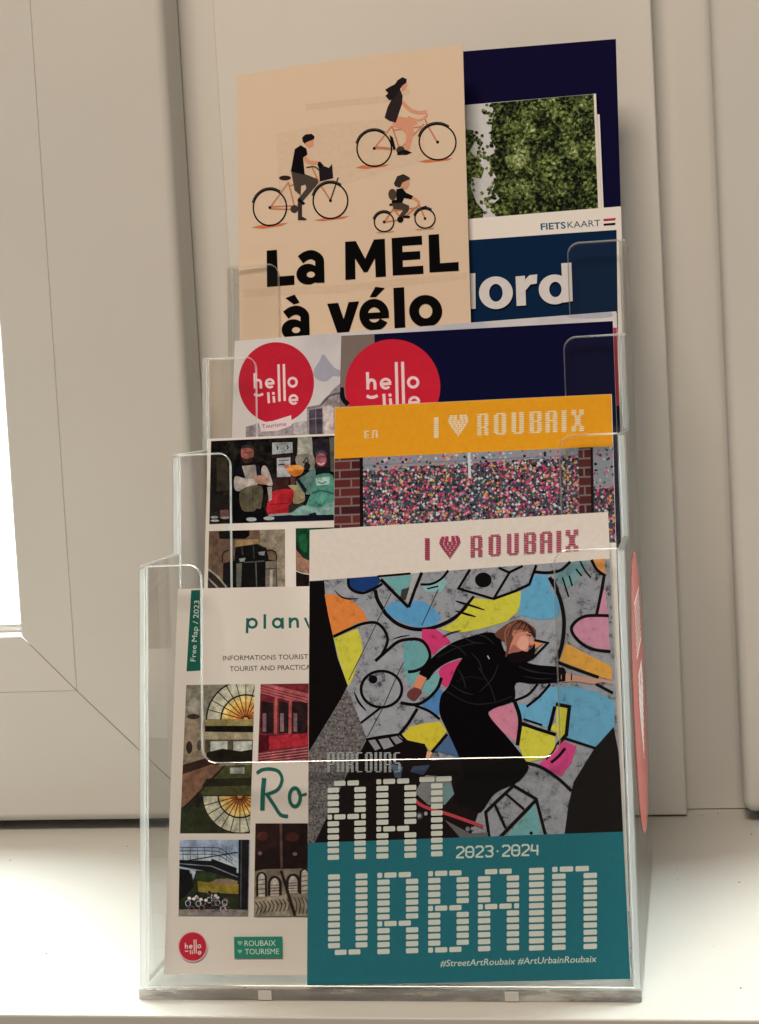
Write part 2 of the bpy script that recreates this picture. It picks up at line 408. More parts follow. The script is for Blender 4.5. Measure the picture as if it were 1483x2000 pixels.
# outer window frame behind the sashes (two openings), and the mullion cover
fr = bmesh.new()
def add_box(bm, x0, x1, y0, y1, z0, z1):
    r = bmesh.ops.create_cube(bm, size=1)
    for v in r['verts']: v.co = Vector((x0+(v.co.x+.5)*(x1-x0), y0+(v.co.y+.5)*(y1-y0), z0+(v.co.z+.5)*(z1-z0)))
add_box(fr, -.215, .215, YR, .43, .0006, 1.36)
add_box(fr, -1.12, -.2152, YR, .43, .0006, .05); add_box(fr, .2152, 1.12, YR, .43, .0006, .05)
add_box(fr, -1.12, -.2152, YR, .43, 1.25, 1.36); add_box(fr, .2152, 1.12, YR, .43, 1.25, 1.36)
add_box(fr, -1.2, -1.0, YR, .43, .0502, 1.2498); add_box(fr, 1.0, 1.2, YR, .43, .0502, 1.2498)
struct('window_frame', fr, PVC)
mu = thing('window_mullion', 'flat mullion strip between the two window sashes behind the brochure holder', 'mullion', (0, YJ, 0))
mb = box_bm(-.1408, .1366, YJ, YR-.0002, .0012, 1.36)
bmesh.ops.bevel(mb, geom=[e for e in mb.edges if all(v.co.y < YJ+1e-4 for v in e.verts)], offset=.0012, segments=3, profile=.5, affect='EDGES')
shade(obj('cover_strip', mb, PVC_LIT, mu))

def arc_profile():
    p = [(0, .035)]
    for i in range(6):
        a = R(90*i/5); p.append((.006*(1-math.cos(a)), .006*(1-math.sin(a))))
    return p
def sash(name, label, xo, side, mitred):
    """side=-1: sash lies left of its outer edge xo, +1: right of it"""
    xf = 1.05*side
    t = thing(name, label, 'window', (xo, YS, 0))
    zb, zt = .007, 1.26
    outer = arc_profile()+[(.0870, 0), (.0874, .0007)]
    bead = [(.0875, .0007), (.0878, .0002), (.1238, .0034), (.1250, .0048), (.1250, .022)]
    X = lambda a: xo+side*a
    XF = lambda a: xf-side*a
    def strip(prof, kind, g=.0003):
        bm = bmesh.new(); A, B = [], []
        for (a, y) in prof:
            if kind == 'near': pa, pb = (X(a), zb+a+g), (X(a), zt-a-g)
            if kind == 'far': pa, pb = (XF(a), zb+a+g), (XF(a), zt-a-g)
            if kind == 'bottom': pa, pb = (X(a)+side*g, zb+a), (XF(a)-side*g, zb+a)
            if kind == 'top': pa, pb = (X(a)+side*g, zt-a), (XF(a)-side*g, zt-a)
            A.append(bm.verts.new((pa[0], YS+y, pa[1]))); B.append(bm.verts.new((pb[0], YS+y, pb[1])))
        for i in range(len(prof)-1): bm.faces.new((A[i], A[i+1], B[i+1], B[i]))
        return bm
    if mitred:
        shade(obj('stile', strip(outer, 'near'), PVC, t), 50); shade(obj('bottom_rail', strip(outer, 'bottom'), PVC, t), 50)
    else:                                    # welded corner, rounded outside
        bm = bmesh.new(); rings = []
        for (a, y) in outer:
            r = max(.007-a, 0); ring = []
            for i in range(7):
                an = R(180+90*i/6)
                cx, cz = a+r, zb+a+r
                ring.append((X(cx+r*math.cos(an)), cz+r*math.sin(an)))
            ring = [(X(a), zt-a)]+ring+[(XF(a), zb+a)]
            rings.append([bm.verts.new((q[0], YS+y, q[1])) for q in ring])
        for k in range(len(rings)-1):
            for i in range(len(rings[k])-1): bm.faces.new((rings[k][i], rings[k][i+1], rings[k+1][i+1], rings[k+1][i]))
        bmesh.ops.remove_doubles(bm, verts=bm.verts[:], dist=1e-6)
        shade(obj('welded_frame', bm, PVC, t), 50)
    obj('stile', strip(outer, 'far'), PVC, t); obj('top_rail', strip(outer, 'top'), PVC, t)
    for k in ('near', 'far', 'bottom', 'top'): obj('glazing_bead', strip(bead, k), PVC, t)
    # inner body so that no light leaks through the mitre, gasket, spacer bars, pane
    gi = .1250
    a0, a1 = sorted((X(.002), XF(.002)))
    core = bmesh.new()
    for (q0, q1, r0, r1) in ((X(.02), X(.118), zb+.02, zt-.02), (XF(.118), XF(.02), zb+.02, zt-.02)):
        lo, hi = sorted((q0, q1)); add_box(core, lo, hi, YS+.0085, YS+.045, r0, r1)
    lo, hi = sorted((X(.1182), XF(.1182)))
    add_box(core, lo, hi, YS+.0085, YS+.045, zb+.02, zb+.118); add_box(core, lo, hi, YS+.0085, YS+.045, zt-.118, zt-.02)
    obj('inner_frame', core, RUBBER, t)
    lo, hi = sorted((X(gi-.002), XF(gi-.002)))
    for z, h, m_, yy in ((.1322, .0007, SPACER, .0205), (.1330, .0034, WHITE, .0213), (.1365, .0009, SPACER, .0205)):
        bm = bmesh.new(); add_box(bm, lo, hi, YS+yy, YS+.024, z, z+h); obj('spacer_bar' if m_ is not RUBBER else 'gasket', bm, m_, t)
    bm = bmesh.new(); add_box(bm, lo, hi, YS+.0242, YS+.0282, zb+gi-.002, zt-gi+.002); obj('pane', bm, PANE, t)
    return t
def thin_glass(name, tint, edge=False):
    m = bpy.data.materials.new(name); m.use_nodes = True; nt = m.node_tree; nt.nodes.clear()
    out = N(nt, 'ShaderNodeOutputMaterial'); tr = N(nt, 'ShaderNodeBsdfTransparent'); tr.inputs[0].default_value = tint
    gl = N(nt, 'ShaderNodeBsdfGlossy'); gl.inputs['Roughness'].default_value = .02
    lw = N(nt, 'ShaderNodeLayerWeight', Blend=.5); pw = N(nt, 'ShaderNodeMath', operation='POWER'); L(nt, lw.outputs['Facing'], pw.inputs[0]); pw.inputs[1].default_value = 5
    fz = N(nt, 'ShaderNodeMapRange'); L(nt, pw.outputs[0], fz.inputs[0]); fz.inputs[3].default_value = .028; fz.inputs[4].default_value = .9
    mx = N(nt, 'ShaderNodeMixShader')
    L(nt, fz.outputs[0], mx.inputs[0]); L(nt, tr.outputs[0], mx.inputs[1]); L(nt, gl.outputs[0], mx.inputs[2]); L(nt, mx.outputs[0], out.inputs[0])
    return m
PANE = thin_glass('window_pane_glass', (.97, .99, .98, 1))
sash('casement_window', 'wide white plastic window sash with a bright pane at the left edge', -.1686, -1, True)
sash('casement_window', 'white plastic window sash with rounded lower corner at the right edge', .1718, 1, False)

sk = bmesh.new(); add_box(sk, -1.9, 1.9, 1.1, 1.12, -.5, 2.6)
SKYM = bpy.data.materials.new('overcast_sky'); SKYM.use_nodes = True; nt = SKYM.node_tree; nt.nodes.clear()
em = N(nt, 'ShaderNodeEmission'); em.inputs[0].default_value = (.96, 1, .985, 1)
sx = N(nt, 'ShaderNodeSeparateXYZ'); L(nt, coords(nt), sx.inputs[0])
mr = N(nt, 'ShaderNodeMapRange', interpolation_type='SMOOTHSTEP'); L(nt, sx.outputs[2], mr.inputs[0])     # hazy horizon below, brighter sky above
mr.inputs[1].default_value = .3; mr.inputs[2].default_value = 1.2; mr.inputs[3].default_value = 2.6; mr.inputs[4].default_value = SKY; L(nt, mr.outputs[0], em.inputs[1])
L(nt, em.outputs[0], N(nt, 'ShaderNodeOutputMaterial').inputs[0])
struct('sky', sk, SKYM)

# ------------------------------------------------------------------ the acrylic holder
ACR = bpy.data.materials.new('clear_acrylic'); ACR.use_nodes = True; nt = ACR.node_tree
b = nt.nodes['Principled BSDF']; b.inputs['Base Color'].default_value = (.985, .99, .985, 1); b.inputs['Transmission Weight'].default_value = 1
b.inputs['Roughness'].default_value = 0.0; b.inputs['IOR'].default_value = 1.49
CLEAR = thin_glass('clear_acrylic_sheet', (.985, .985, .98, 1))
EDGE = bpy.data.materials.new('polished_acrylic_edge'); EDGE.use_nodes = True; nt = EDGE.node_tree; nt.nodes.clear()
_t = N(nt, 'ShaderNodeBsdfTranslucent'); _t.inputs[0].default_value = (.93, .95, .93, 1)
_d = N(nt, 'ShaderNodeBsdfDiffuse'); _d.inputs[0].default_value = (.9, .92, .9, 1)
_p = N(nt, 'ShaderNodeBsdfTransparent'); _g = N(nt, 'ShaderNodeBsdfGlossy'); _g.inputs['Roughness'].default_value = .06
m1 = N(nt, 'ShaderNodeMixShader'); m1.inputs[0].default_value = .05; L(nt, _t.outputs[0], m1.inputs[1]); L(nt, _d.outputs[0], m1.inputs[2])
m2 = N(nt, 'ShaderNodeMixShader'); m2.inputs[0].default_value = .56; L(nt, m1.outputs[0], m2.inputs[1]); L(nt, _p.outputs[0], m2.inputs[2])
m3 = N(nt, 'ShaderNodeMixShader'); m3.inputs[0].default_value = .12; L(nt, m2.outputs[0], m3.inputs[1]); L(nt, _g.outputs[0], m3.inputs[2])
L(nt, m3.outputs[0], N(nt, 'ShaderNodeOutputMaterial').inputs[0])
TIER = .0575; TOPS = (.2015, .2528, .3037, .3591); HX = .1175; TH = .0032
hold = thing('brochure_holder', 'clear acrylic four-tier brochure holder standing on the white window sill', 'brochure holder', (0, .11, 0))
def prism(outline, to3, th_vec, bev=.0005):
    bm = bmesh.new(); a = [bm.verts.new(to3(*p)) for p in outline]; f0 = bm.faces.new(a)
    c = [bm.verts.new(to3(*p)+th_vec) for p in outline]; f1 = bm.faces.new(list(reversed(c))); n = len(a); side = []
    for i in range(n): side.append(bm.faces.new((a[i], c[i], c[(i+1) % n], a[(i+1) % n])))
    for f in side: f.material_index = 1
    bmesh.ops.recalc_face_normals(bm, faces=bm.faces)
    if bev:
        es = list({e for f in (f0, f1) for e in f.edges})
        bmesh.ops.bevel(bm, geom=es, offset=bev, segments=2, profile=.5, affect='EDGES', material=1)
    return bm
def rnd(cx, cy_, r, a0, a1, n=8):
    return [(cx+r*math.cos(R(a0+(a1-a0)*i/n)), cy_+r*math.sin(R(a0+(a1-a0)*i/n))) for i in range(n+1)]
kk = math.hypot(1, LEAN); UPV = Vector((0, LEAN/kk, 1/kk)); NV = Vector((0, -1/kk, LEAN/kk))
BZ = .0056
def panel(k):
    y0 = TIER*k; w = lambda z: z*kk
    xl, xr, ti, tj, r = -HX+TH, HX-TH, -.0862, .0842, .007
    zt, zc, zb_ = w(TOPS[k]), w(TOPS[k]-.0935), w(BZ)
    o = [(xl, zb_), (xr, zb_)]+rnd(xr-.001, zt-.001, .001, 0, 90, 3)+rnd(tj+r, zt-r, r, 90, 180)+rnd(tj-r, zc+r, r, 0, -90)+rnd(ti+r, zc+r, r, -90, -180)+rnd(ti-r, zt-r, r, 0, 90)+rnd(xl+.001, zt-.001, .001, 90, 180, 3)
    return prism(o, lambda x, v: Vector((x, y0, 0))+UPV*v, -NV*TH)
ACRM = [CLEAR, EDGE]
for k in range(4): obj('front_panel', panel(k), ACRM, hold)
bk = prism([(-HX+TH, BZ*kk), (HX-TH, BZ*kk), (HX-TH, .352*kk), (-HX+TH, .352*kk)], lambda x, v: Vector((x, TIER*4, 0))+UPV*v, -NV*TH)
obj('back_panel', bk, ACRM, hold)
prof = [(LEAN*BZ, BZ)]
for k in range(4):
    z = TOPS[k]
    if k: prof += [(TIER*k+LEAN*TOPS[k-1], TOPS[k-1])]
    prof += [(TIER*k+LEAN*z-.0003, z-.0015), (TIER*k+LEAN*z+.0012, z)]
prof += [(TIER*4+LEAN*.352+.003, TOPS[3]), (TIER*4+LEAN*BZ+.003, BZ)]
for x in (-HX, HX-TH+.0001):
    obj('side_panel', prism(prof, lambda y, z, x=x: Vector((x, y, z)), Vector((TH-.0001, 0, 0))), ACRM, hold)
bp_ = box_bm(-HX, HX, .0012, TIER*4+.005, .0002, BZ-.0001, .0004, 2)
obj('base_plate', bp_, CLEAR, hold)
def edge_reflect_fn(nt, b):  # streaky greys paint the reflections of a clear base edge into its colour
    mp = N(nt, 'ShaderNodeMapping'); L(nt, coords(nt), mp.inputs[0]); mp.inputs['Scale'].default_value = (22, 1, 160)
    n1 = N(nt, 'ShaderNodeTexNoise', Scale=1.0, Detail=5.0, Roughness=.6); L(nt, mp.outputs[0], n1.inputs['Vector'])
    r = ramp(nt, n1.outputs[0], [(.35, (.10, .10, .10, 1)), (.52, (.24, .24, .235, 1)), (.66, (.7, .7, .68, 1))]); L(nt, r.outputs[0], b.inputs['Base Color'])
    b.inputs['Alpha'].default_value = .52
EDGE_REFLECT = mat('acrylic_edge_painted_reflection', (.17, .165, .16), .1, .6, edge_reflect_fn)
shade(obj('base_front_edge', box_bm(-HX, HX, -.001, .0010, .0002, BZ-.0003, .0005, 2), EDGE_REFLECT, hold), 40)
FROST = mat('frosted_acrylic', (.6, .61, .6), .25, .6)
for px in (518, 1000):
    d = px_ray(px, 1944); t_ = (-.001-CAM.y)/d.y; x = CAM.x+d.x*t_
    obj('weld_tab', box_bm(x-.0032, x+.0032, -.0015, -.0011, .0005, BZ-.0006, .0001, 1), FROST, hold)

# ------------------------------------------------------------------ brochures, back row to front row
def brochure(name, label, cat, y0, quad, bow=0.0, thick=.0006, z0=.0056, cover=None, cov_name='cover', lean=LEAN, pages=None, group='brochures in the holder'):
    """quad: photo corners TL TR BR BL of the front face"""
    cx = 0
    root = thing(name, label, cat, (0, y0, z0)); root['group'] = group
    s = Sheet(root, y0, quad, z0, lean, bow, thick)
    q = s.quad; xm = (q[2][0]+q[3][0])/2
    s.body(cov_name, cover or PAPER, .0004 if pages else thick)
    if pages:
        ex = .0009; old = s.quad
        s.quad = [(old[0][0]+ex, old[0][1]-ex), (old[1][0]-ex, old[1][1]-ex), (old[2][0]-ex, old[2][1]+ex*.3), (old[3][0]+ex, old[3][1]+ex*.3)]
        s.body('page_block', PAGES, pages, .00042)
        s.quad = old; s.body('back_cover', PAPER, .0004, .00044+pages)
    return s
BLACK = (14, 9, 11)
def down(tl, tr, bl_dir, br_dir): return None

# --- dark navy brochure at the very back
s = brochure('navy_brochure', 'plain dark navy brochure at the back right, tallest in the holder', 'brochure', .1725+.031,
             [(740, 114), (1203, 76), (1245, 1500), (720, 1530)], cover=mat('navy_card', ink((20, 15, 52)), .7, .03), cov_name='cover', thick=.0012)
# --- leaflet with a tree photo
s = brochure('tree_leaflet', 'leaflet with a photo of dense green trees, between the navy brochure and the map', 'leaflet', .1725+.026,
             [(760, 218), (1164, 183), (1204, 1500), (730, 1520)], thick=.0008)
s.crop(880, 60, 3.334).begin().poly([(-400, 526), (932, 411), (990, 1900), (-400, 1990)], (192, 178, 164)); s.end('pale_sky_print')
s.begin()
s.poly([(262, 472), (932, 411), (985, 1700), (300, 1700), (300, 1200), (255, 1150), (320, 1090), (275, 1040), (300, 960), (250, 860), (310, 790), (260, 700), (275, 560), (290, 540)], None)
random.seed(5)
for i in range(150):
    y = random.uniform(470, 1215); x = 285+30*math.sin(y*.021)+random.gauss(0, 26)
    s.poly([(x+random.uniform(8, 17)*math.cos(a*1.05), y+random.uniform(7, 15)*math.sin(a*1.05)) for a in range(6)], None)
s.end('tree_print', FOLIAGE)
s.begin().poly([(60, 640), (150, 650), (160, 720), (125, 780), (180, 850), (220, 900), (200, 960), (140, 950), (130, 1010), (170, 1120), (215, 1170), (210, 1230), (60, 1240)], None)
for i in range(60):
    y = random.uniform(640, 1235); x = 150+35*math.sin(y*.017+1)+random.gauss(0, 24)
    s.poly([(x+random.uniform(7, 14)*math.cos(a*1.05), y+random.uniform(6, 13)*math.sin(a*1.05)) for a in range(6)], None)
s.end('far_tree_print', FOLIAGE)
st = bmesh.new(); pl = s
ex = Sheet(s.root, .1725+.0268, [(1159, 183), (1165, 183), (1210, 1500), (1170, 1500)]); ex.crop(880, 60, 3.334)
ex.quad = [ex.c((925, 411)), ex.c((948, 410)), ex.c((1000, 1500)), ex.c((960, 1500))]; ex.body('folded_page', PAPER, .0012)
ex.quad = [ex.c((925, 535)), ex.c((970, 540)), ex.c((1012, 1500)), ex.c((960, 1500))]; ex.body('folded_page', PAPER, .0012, .0014)
# --- cycling map
s = brochure('cycling_map', 'folded cycling map with white band and large pale lettering on deep blue', 'map', .1725+.0135,
             [(800, 438), (1213, 403), (1236, 1300), (780, 1330)], thick=.004, bow=.0006)
s.crop(880, 60, 3.334)
s.begin().poly([(-300, 1396), (1082, 1297), (1105, 3000), (-300, 3060)], (14, 42, 70)); s.end('blue_panel_print')
s.begin().text('FIETS', (590, 1299), (752, 1288), 42, (18, 84, 112), .022).text('KAART', (764, 1287), (978, 1272), 42, (34, 78, 100)); s.end('map_lettering')
s.begin().poly([(996, 1226), (1078, 1219), (1072, 1236), (998, 1242)], (170, 40, 52)).poly([(998, 1242), (1072, 1236), (1073, 1251), (998, 1257)], (225, 210, 200)).poly([(997, 1257), (1075, 1250), (1073, 1266), (998, 1271)], (28, 22, 40)); s.end('flag_emblem')
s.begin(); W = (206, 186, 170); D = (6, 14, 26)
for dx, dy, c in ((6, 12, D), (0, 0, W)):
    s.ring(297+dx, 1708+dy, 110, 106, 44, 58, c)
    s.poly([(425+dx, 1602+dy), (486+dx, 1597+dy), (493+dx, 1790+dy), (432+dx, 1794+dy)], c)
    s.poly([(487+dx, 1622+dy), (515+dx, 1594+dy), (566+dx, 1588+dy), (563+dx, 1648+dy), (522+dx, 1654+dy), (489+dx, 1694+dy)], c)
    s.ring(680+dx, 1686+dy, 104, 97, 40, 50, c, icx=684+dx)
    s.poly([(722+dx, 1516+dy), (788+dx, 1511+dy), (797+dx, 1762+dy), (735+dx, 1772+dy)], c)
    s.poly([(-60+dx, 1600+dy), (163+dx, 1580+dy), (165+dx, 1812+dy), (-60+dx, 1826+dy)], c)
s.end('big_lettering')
# --- tan leaflet with cyclists
TAN = (210, 173, 138)
s = brochure('cycling_leaflet', 'tall tan leaflet with three drawn cyclists and bold black title, back row left', 'leaflet', .1725+.0065,
             [(463, 147), (904, 87), (935, 1150), (474, 1180)], cover=mat('tan_card', ink(TAN), .7, .04), bow=.0026, thick=.0015)
s.crop(430, 60, 2.966)
s.begin().poly([(330, 600), (640, 545), (1180, 500), (1190, 760), (345, 1010)], (206, 169, 134)).poly([(500, 432), (960, 385), (1100, 340), (1105, 372), (970, 425), (505, 468)], (203, 166, 132)).poly([(130, 1500), (700, 1480), (1430, 1400), (1432, 1440), (700, 1525), (135, 1545)], (204, 167, 133)); s.end('show_through_print')
SK, GR, OR = (206, 134, 100), (72, 60, 52), (186, 112, 76); DK = (30, 22, 26); SH = (196, 104, 64)
def wheel(x, y, rx, ry, w=9, guard=True):
    s.ring(x, y, rx, ry, rx-w, ry-w*1.05, DK, n=44)
    if guard: s.stroke([(x+(rx+5)*math.cos(R(a)), y+(ry+5)*math.sin(R(a))) for a in (195, 220, 250, 280, 305)], w, GR)
    s.disk(x, y, w, w, DK, 12)
s.begin()
s.poly([(787, 803), (830, 788), (988, 780), (960, 795), (850, 810)], SH).poly([(1150, 764), (1200, 750), (1350, 740), (1320, 755), (1200, 770)], SH)
for a in ([(898, 690), (1000, 560)], [(1000, 560), (1045, 695)], [(898, 690), (1045, 697)], [(898, 680), (1020, 690)], [(1045, 695), (1185, 545)], [(1005, 585), (1175, 560)], [(1185, 500), (1200, 545), (1265, 658)]): s.stroke(a, 9, OR, sm=False)
wheel(898, 690, 104, 108); wheel(1262, 648, 110, 108)
s.poly([(1000, 520), (1060, 505), (1120, 548), (1128, 600), (1100, 700), (1072, 700), (1082, 610), (1050, 575), (1005, 565)], SK)
s.poly([(1030, 500), (1130, 520), (1150, 545), (1120, 560), (1040, 540)], SK)
s.stroke([(1058, 420), (1105, 465), (1150, 480), (1200, 476)], 22, SK).stroke([(1090, 505), (1150, 525), (1195, 505), (1200, 485)], 13, SK)
s.poly([(1003, 335), (1042, 335), (1062, 385), (1058, 430), (1038, 490), (1022, 540), (985, 530), (957, 512), (975, 450), (1000, 400)], (58, 42, 42))
s.poly([(1058, 320), (1083, 304), (1090, 325), (1076, 352), (1054, 360)], SK)
s.poly([(1033, 293), (1060, 276), (1085, 287), (1083, 308), (1060, 325), (1042, 352), (1010, 400), (985, 412), (962, 385), (978, 370), (960, 350), (992, 330), (1016, 318)], (44, 30, 32))
s.disk(1050, 700, 25, 25, GR, 20).poly([(1056, 700), (1080, 696), (1116, 712), (1085, 726), (1030, 728), (1030, 712)], DK)
s.poly([(985, 610), (1005, 625), (1022, 690), (1010, 700), (995, 660)], DK)
s.end('printed_woman_cyclist')
s.begin()
s.poly([(182, 1143), (230, 1130), (398, 1117), (360, 1135), (250, 1150)], SH).poly([(548, 1105), (600, 1095), (755, 1080), (720, 1096), (600, 1110)], SH)
for a in ([(292, 1030), (400, 885)], [(400, 880), (440, 1040)], [(292, 1035), (435, 1042)], [(292, 1024), (420, 1020)], [(440, 1040), (560, 860)], [(400, 905), (560, 870)], [(590, 905), (645, 990)], [(535, 790), (580, 890)]): s.stroke(a, 9, OR, sm=False)
s.stroke([(690, 858), (645, 990)], 8, GR, sm=False)
wheel(292, 1028, 102, 109); wheel(645, 992, 105, 108)
s.disk(380, 858, 35, 14, (66, 36, 34), 20)
s.poly([(577, 805), (612, 793), (636, 803), (655, 780), (661, 862), (583, 882)], (44, 32, 34)).poly([(563, 772), (585, 765), (608, 792), (580, 808)], DK)
s.stroke([(492, 735), (520, 768), (572, 773)], 22, SK).stroke([(505, 800), (550, 795), (580, 815)], 8, GR)
s.poly([(455, 985), (480, 1000), (480, 1082), (508, 1098), (500, 1104), (456, 1104)], (66, 54, 46))
s.poly([(417, 825), (495, 836), (572, 868), (573, 892), (522, 952), (478, 1000), (452, 985), (505, 922), (500, 897), (474, 905), (472, 962), (436, 930)], (84, 68, 56))
s.poly([(462, 972), (499, 1006), (486, 1016), (452, 990)], DK)
s.poly([(438, 692), (472, 670), (505, 690), (512, 724), (486, 742), (496, 842), (414, 822), (430, 735)], (24, 17, 22))
s.poly([(498, 650), (549, 634), (546, 672), (522, 686), (500, 672)], SK).poly([(480, 626), (500, 608), (536, 605), (553, 620), (550, 636), (502, 655), (498, 664), (484, 650)], (34, 24, 28))
s.disk(435, 1038, 23, 23, GR, 20)
s.end('printed_man_cyclist')
s.begin()
s.poly([(905, 1176), (1015, 1166), (1000, 1174), (930, 1180)], (176, 130, 92)).poly([(1128, 1156), (1245, 1144), (1230, 1154), (1150, 1160)], (176, 130, 92))
for a in ([(955, 1115), (1008, 1040)], [(1005, 1030), (1055, 1098)], [(955, 1115), (1055, 1100)], [(1055, 1100), (1160, 1010)], [(1010, 1050), (1150, 1030)], [(1150, 1000), (1190, 1092)]): s.stroke(a, 9, OR, sm=False)
wheel(955, 1115, 60, 60, 8); wheel(1190, 1092, 62, 60, 8)
s.stroke([(1168, 1032), (1200, 1022)], 10, DK).stroke([(985, 1015), (1010, 1014)], 12, DK)
s.poly([(1000, 1008), (1060, 1003), (1100, 1020), (1096, 1050), (1060, 1086), (1040, 1080), (1064, 1045), (1010, 1040)], (82, 64, 50)).poly([(1065, 1076), (1105, 1078), (1100, 1092), (1060, 1090)], DK)
s.disk(1003, 955, 24, 32, (92, 66, 50), 24).stroke([(1110, 965), (1140, 985), (1158, 1002)], 15, SK)
s.poly([(1025, 925), (1060, 918), (1082, 945), (1122, 963), (1112, 982), (1070, 975), (1058, 1004), (998, 1006), (1000, 990), (1026, 985)], (22, 18, 22))
s.poly([(1056, 890), (1100, 866), (1100, 902), (1078, 926), (1052, 912)], SK).poly([(1011, 892), (1030, 850), (1066, 837), (1098, 854), (1105, 866), (1060, 886), (1046, 916), (1018, 906)], (62, 52, 44))
s.disk(1048, 1100, 18, 18, DK, 16)
s.end('printed_child_cyclist')
s.begin()
s.poly([(273, 1277), (333, 1273), (339, 1428), (435, 1422), (436, 1476), (275, 1487)], BLACK)
def a_(cx, cy_):      # heavy double-storey a around a centre
    s.stroke([(cx-62, cy_-62), (cx-30, cy_-84), (cx+8, cy_-90), (cx+45, cy_-66), (cx+50, cy_-20), (cx+52, cy_+72)], 52, BLACK)
    s.ring(cx-18, cy_+22, 68, 60, 24, 18, BLACK, icx=cx-2, icy=cy_+24)
a_(533, 1394)
s.poly([(730, 1230), (792, 1226), (846, 1328), (896, 1217), (959, 1212), (966, 1430), (907, 1434), (902, 1325), (860, 1404), (838, 1406), (788, 1326), (790, 1446), (732, 1450)], BLACK)
s.poly([(998, 1208), (1172, 1192), (1174, 1243), (1060, 1252), (1061, 1288), (1162, 1281), (1163, 1328), (1062, 1335), (1063, 1374), (1180, 1365), (1182, 1412), (1005, 1424)], BLACK)
s.poly([(1210, 1187), (1270, 1181), (1277, 1350), (1383, 1341), (1384, 1392), (1216, 1404)], BLACK)
s.poly([(383, 1553), (437, 1533), (466, 1580), (432, 1590)], BLACK); a_(447, 1714)
s.poly([(626, 1588), (690, 1583), (722, 1676), (750, 1579), (811, 1574), (748, 1766), (690, 1770)], BLACK)
s.poly([(905, 1490), (959, 1497), (908, 1549), (872, 1550)], BLACK)
s.ring(898, 1652, 86, 92, 37, 44, BLACK, a0=28, a1=352).stroke([(850, 1660), (983, 1652)], 36, BLACK, sm=False)
s.poly([(1008, 1496), (1070, 1491), (1078, 1745), (1016, 1749)], BLACK)
s.ring(1194, 1628, 95, 93, 38, 42, BLACK)
s.end('title_lettering')
s.crop(0, 0, 1)

# --- wide sky-coloured magazine, third row
s = brochure('sky_magazine', 'wide magazine with cloudy sky cover and a red round badge, third row left', 'magazine', .115+.020,
             [(458.5, 666), (1204, 608), (1228, 1300), (440, 1340)], pages=.003, cover=CLOUDS)
s.crop(440, 620, 3.2239)
s.begin().poly([(560, 330), (590, 280), (618, 232), (650, 270), (690, 318), (725, 335), (722, 372), (680, 370), (640, 402), (590, 396), (556, 365)], (156, 146, 148), True); s.end('dark_cloud_print')
s.begin().poly([(1380, 30), (1500, 8), (1620, 5), (1600, 50), (1420, 70)], (178, 168, 162), True); s.end('dark_cloud_print')
s.begin().poly([(2150, -20), (2290, -40), (2420, -38), (2420, 0), (2200, 5)], (168, 158, 154), True); s.end('dark_cloud_print')
s.begin()
s.poly([(515, 565), (600, 553), (650, 497), (665, 470), (705, 430), (735, 412), (760, 430), (760, 900), (130, 900), (130, 690), (215, 664), (300, 690), (515, 655)], (148, 128, 122))
s.poly([(528, 582), (612, 572), (614, 760), (530, 760)], (82, 70, 76)).poly([(615, 562), (680, 545), (686, 760), (622, 760)], (190, 164, 154)).stroke([(600, 556), (652, 498), (705, 480), (735, 478)], 14, (96, 84, 82)).stroke([(520, 572), (600, 556)], 16, (120, 104, 100)).poly([(430, 664), (512, 650), (514, 735), (430, 735)], (176, 158, 148)).stroke([(528, 640), (612, 632)], 5, (120, 104, 104), sm=False).stroke([(570, 577), (572, 730)], 5, (120, 104, 104), sm=False)
s.end('building_print', PHOTO)
RED = (183, 30, 44); PK = (228, 184, 174)
s.begin().disk(322, 412, 238, 256, RED, 64); s.end('red_badge_print')
s.begin(); hello_lille(s, None, (186, 408, .83, .88), PK); s.end('badge_lettering', under=s.last)
s.begin().poly([(212, 664), (300, 652), (416, 616), (419, 680), (330, 714), (225, 720)], (216, 184, 172)).text('Tourisme', (234, 700), (386, 681), 26, (120, 40, 48), 0); s.end('badge_banner')
s.crop(0, 0, 1).begin().poly([(1196, 640), (1206, 640), (1214, 792), (1200, 793)], (168, 54, 58)).poly([(1200, 793), (1214, 792), (1218, 900), (1203, 900)], (22, 16, 22)); s.end('red_margin_print')
# --- navy city guide with red badge
s = brochure('city_guide', 'navy guide with brown spine strip and a red round badge, third row right', 'guide', .115+.010,
             [(667, 656), (1197, 627), (1222, 1300), (650, 1330)], pages=.003, cover=mat('deep_navy_cover', ink((17, 17, 52)), .7, .03))
s.crop(440, 620, 3.2239)
s.begin().poly([(720, 100), (940, 100), (950, 1500), (700, 1500)], (120, 98, 86)); s.end('brown_strip_print')
s.begin().disk(1055, 438, 300, 301, (190, 30, 44), 72).stroke([(732, 440), (742, 510), (775, 550)], 30, (30, 22, 30)); s.end('red_badge_print')
s.begin(); hello_lille(s, None, (896, 409, 1, 1), PK); s.end('badge_lettering', under=s.last)

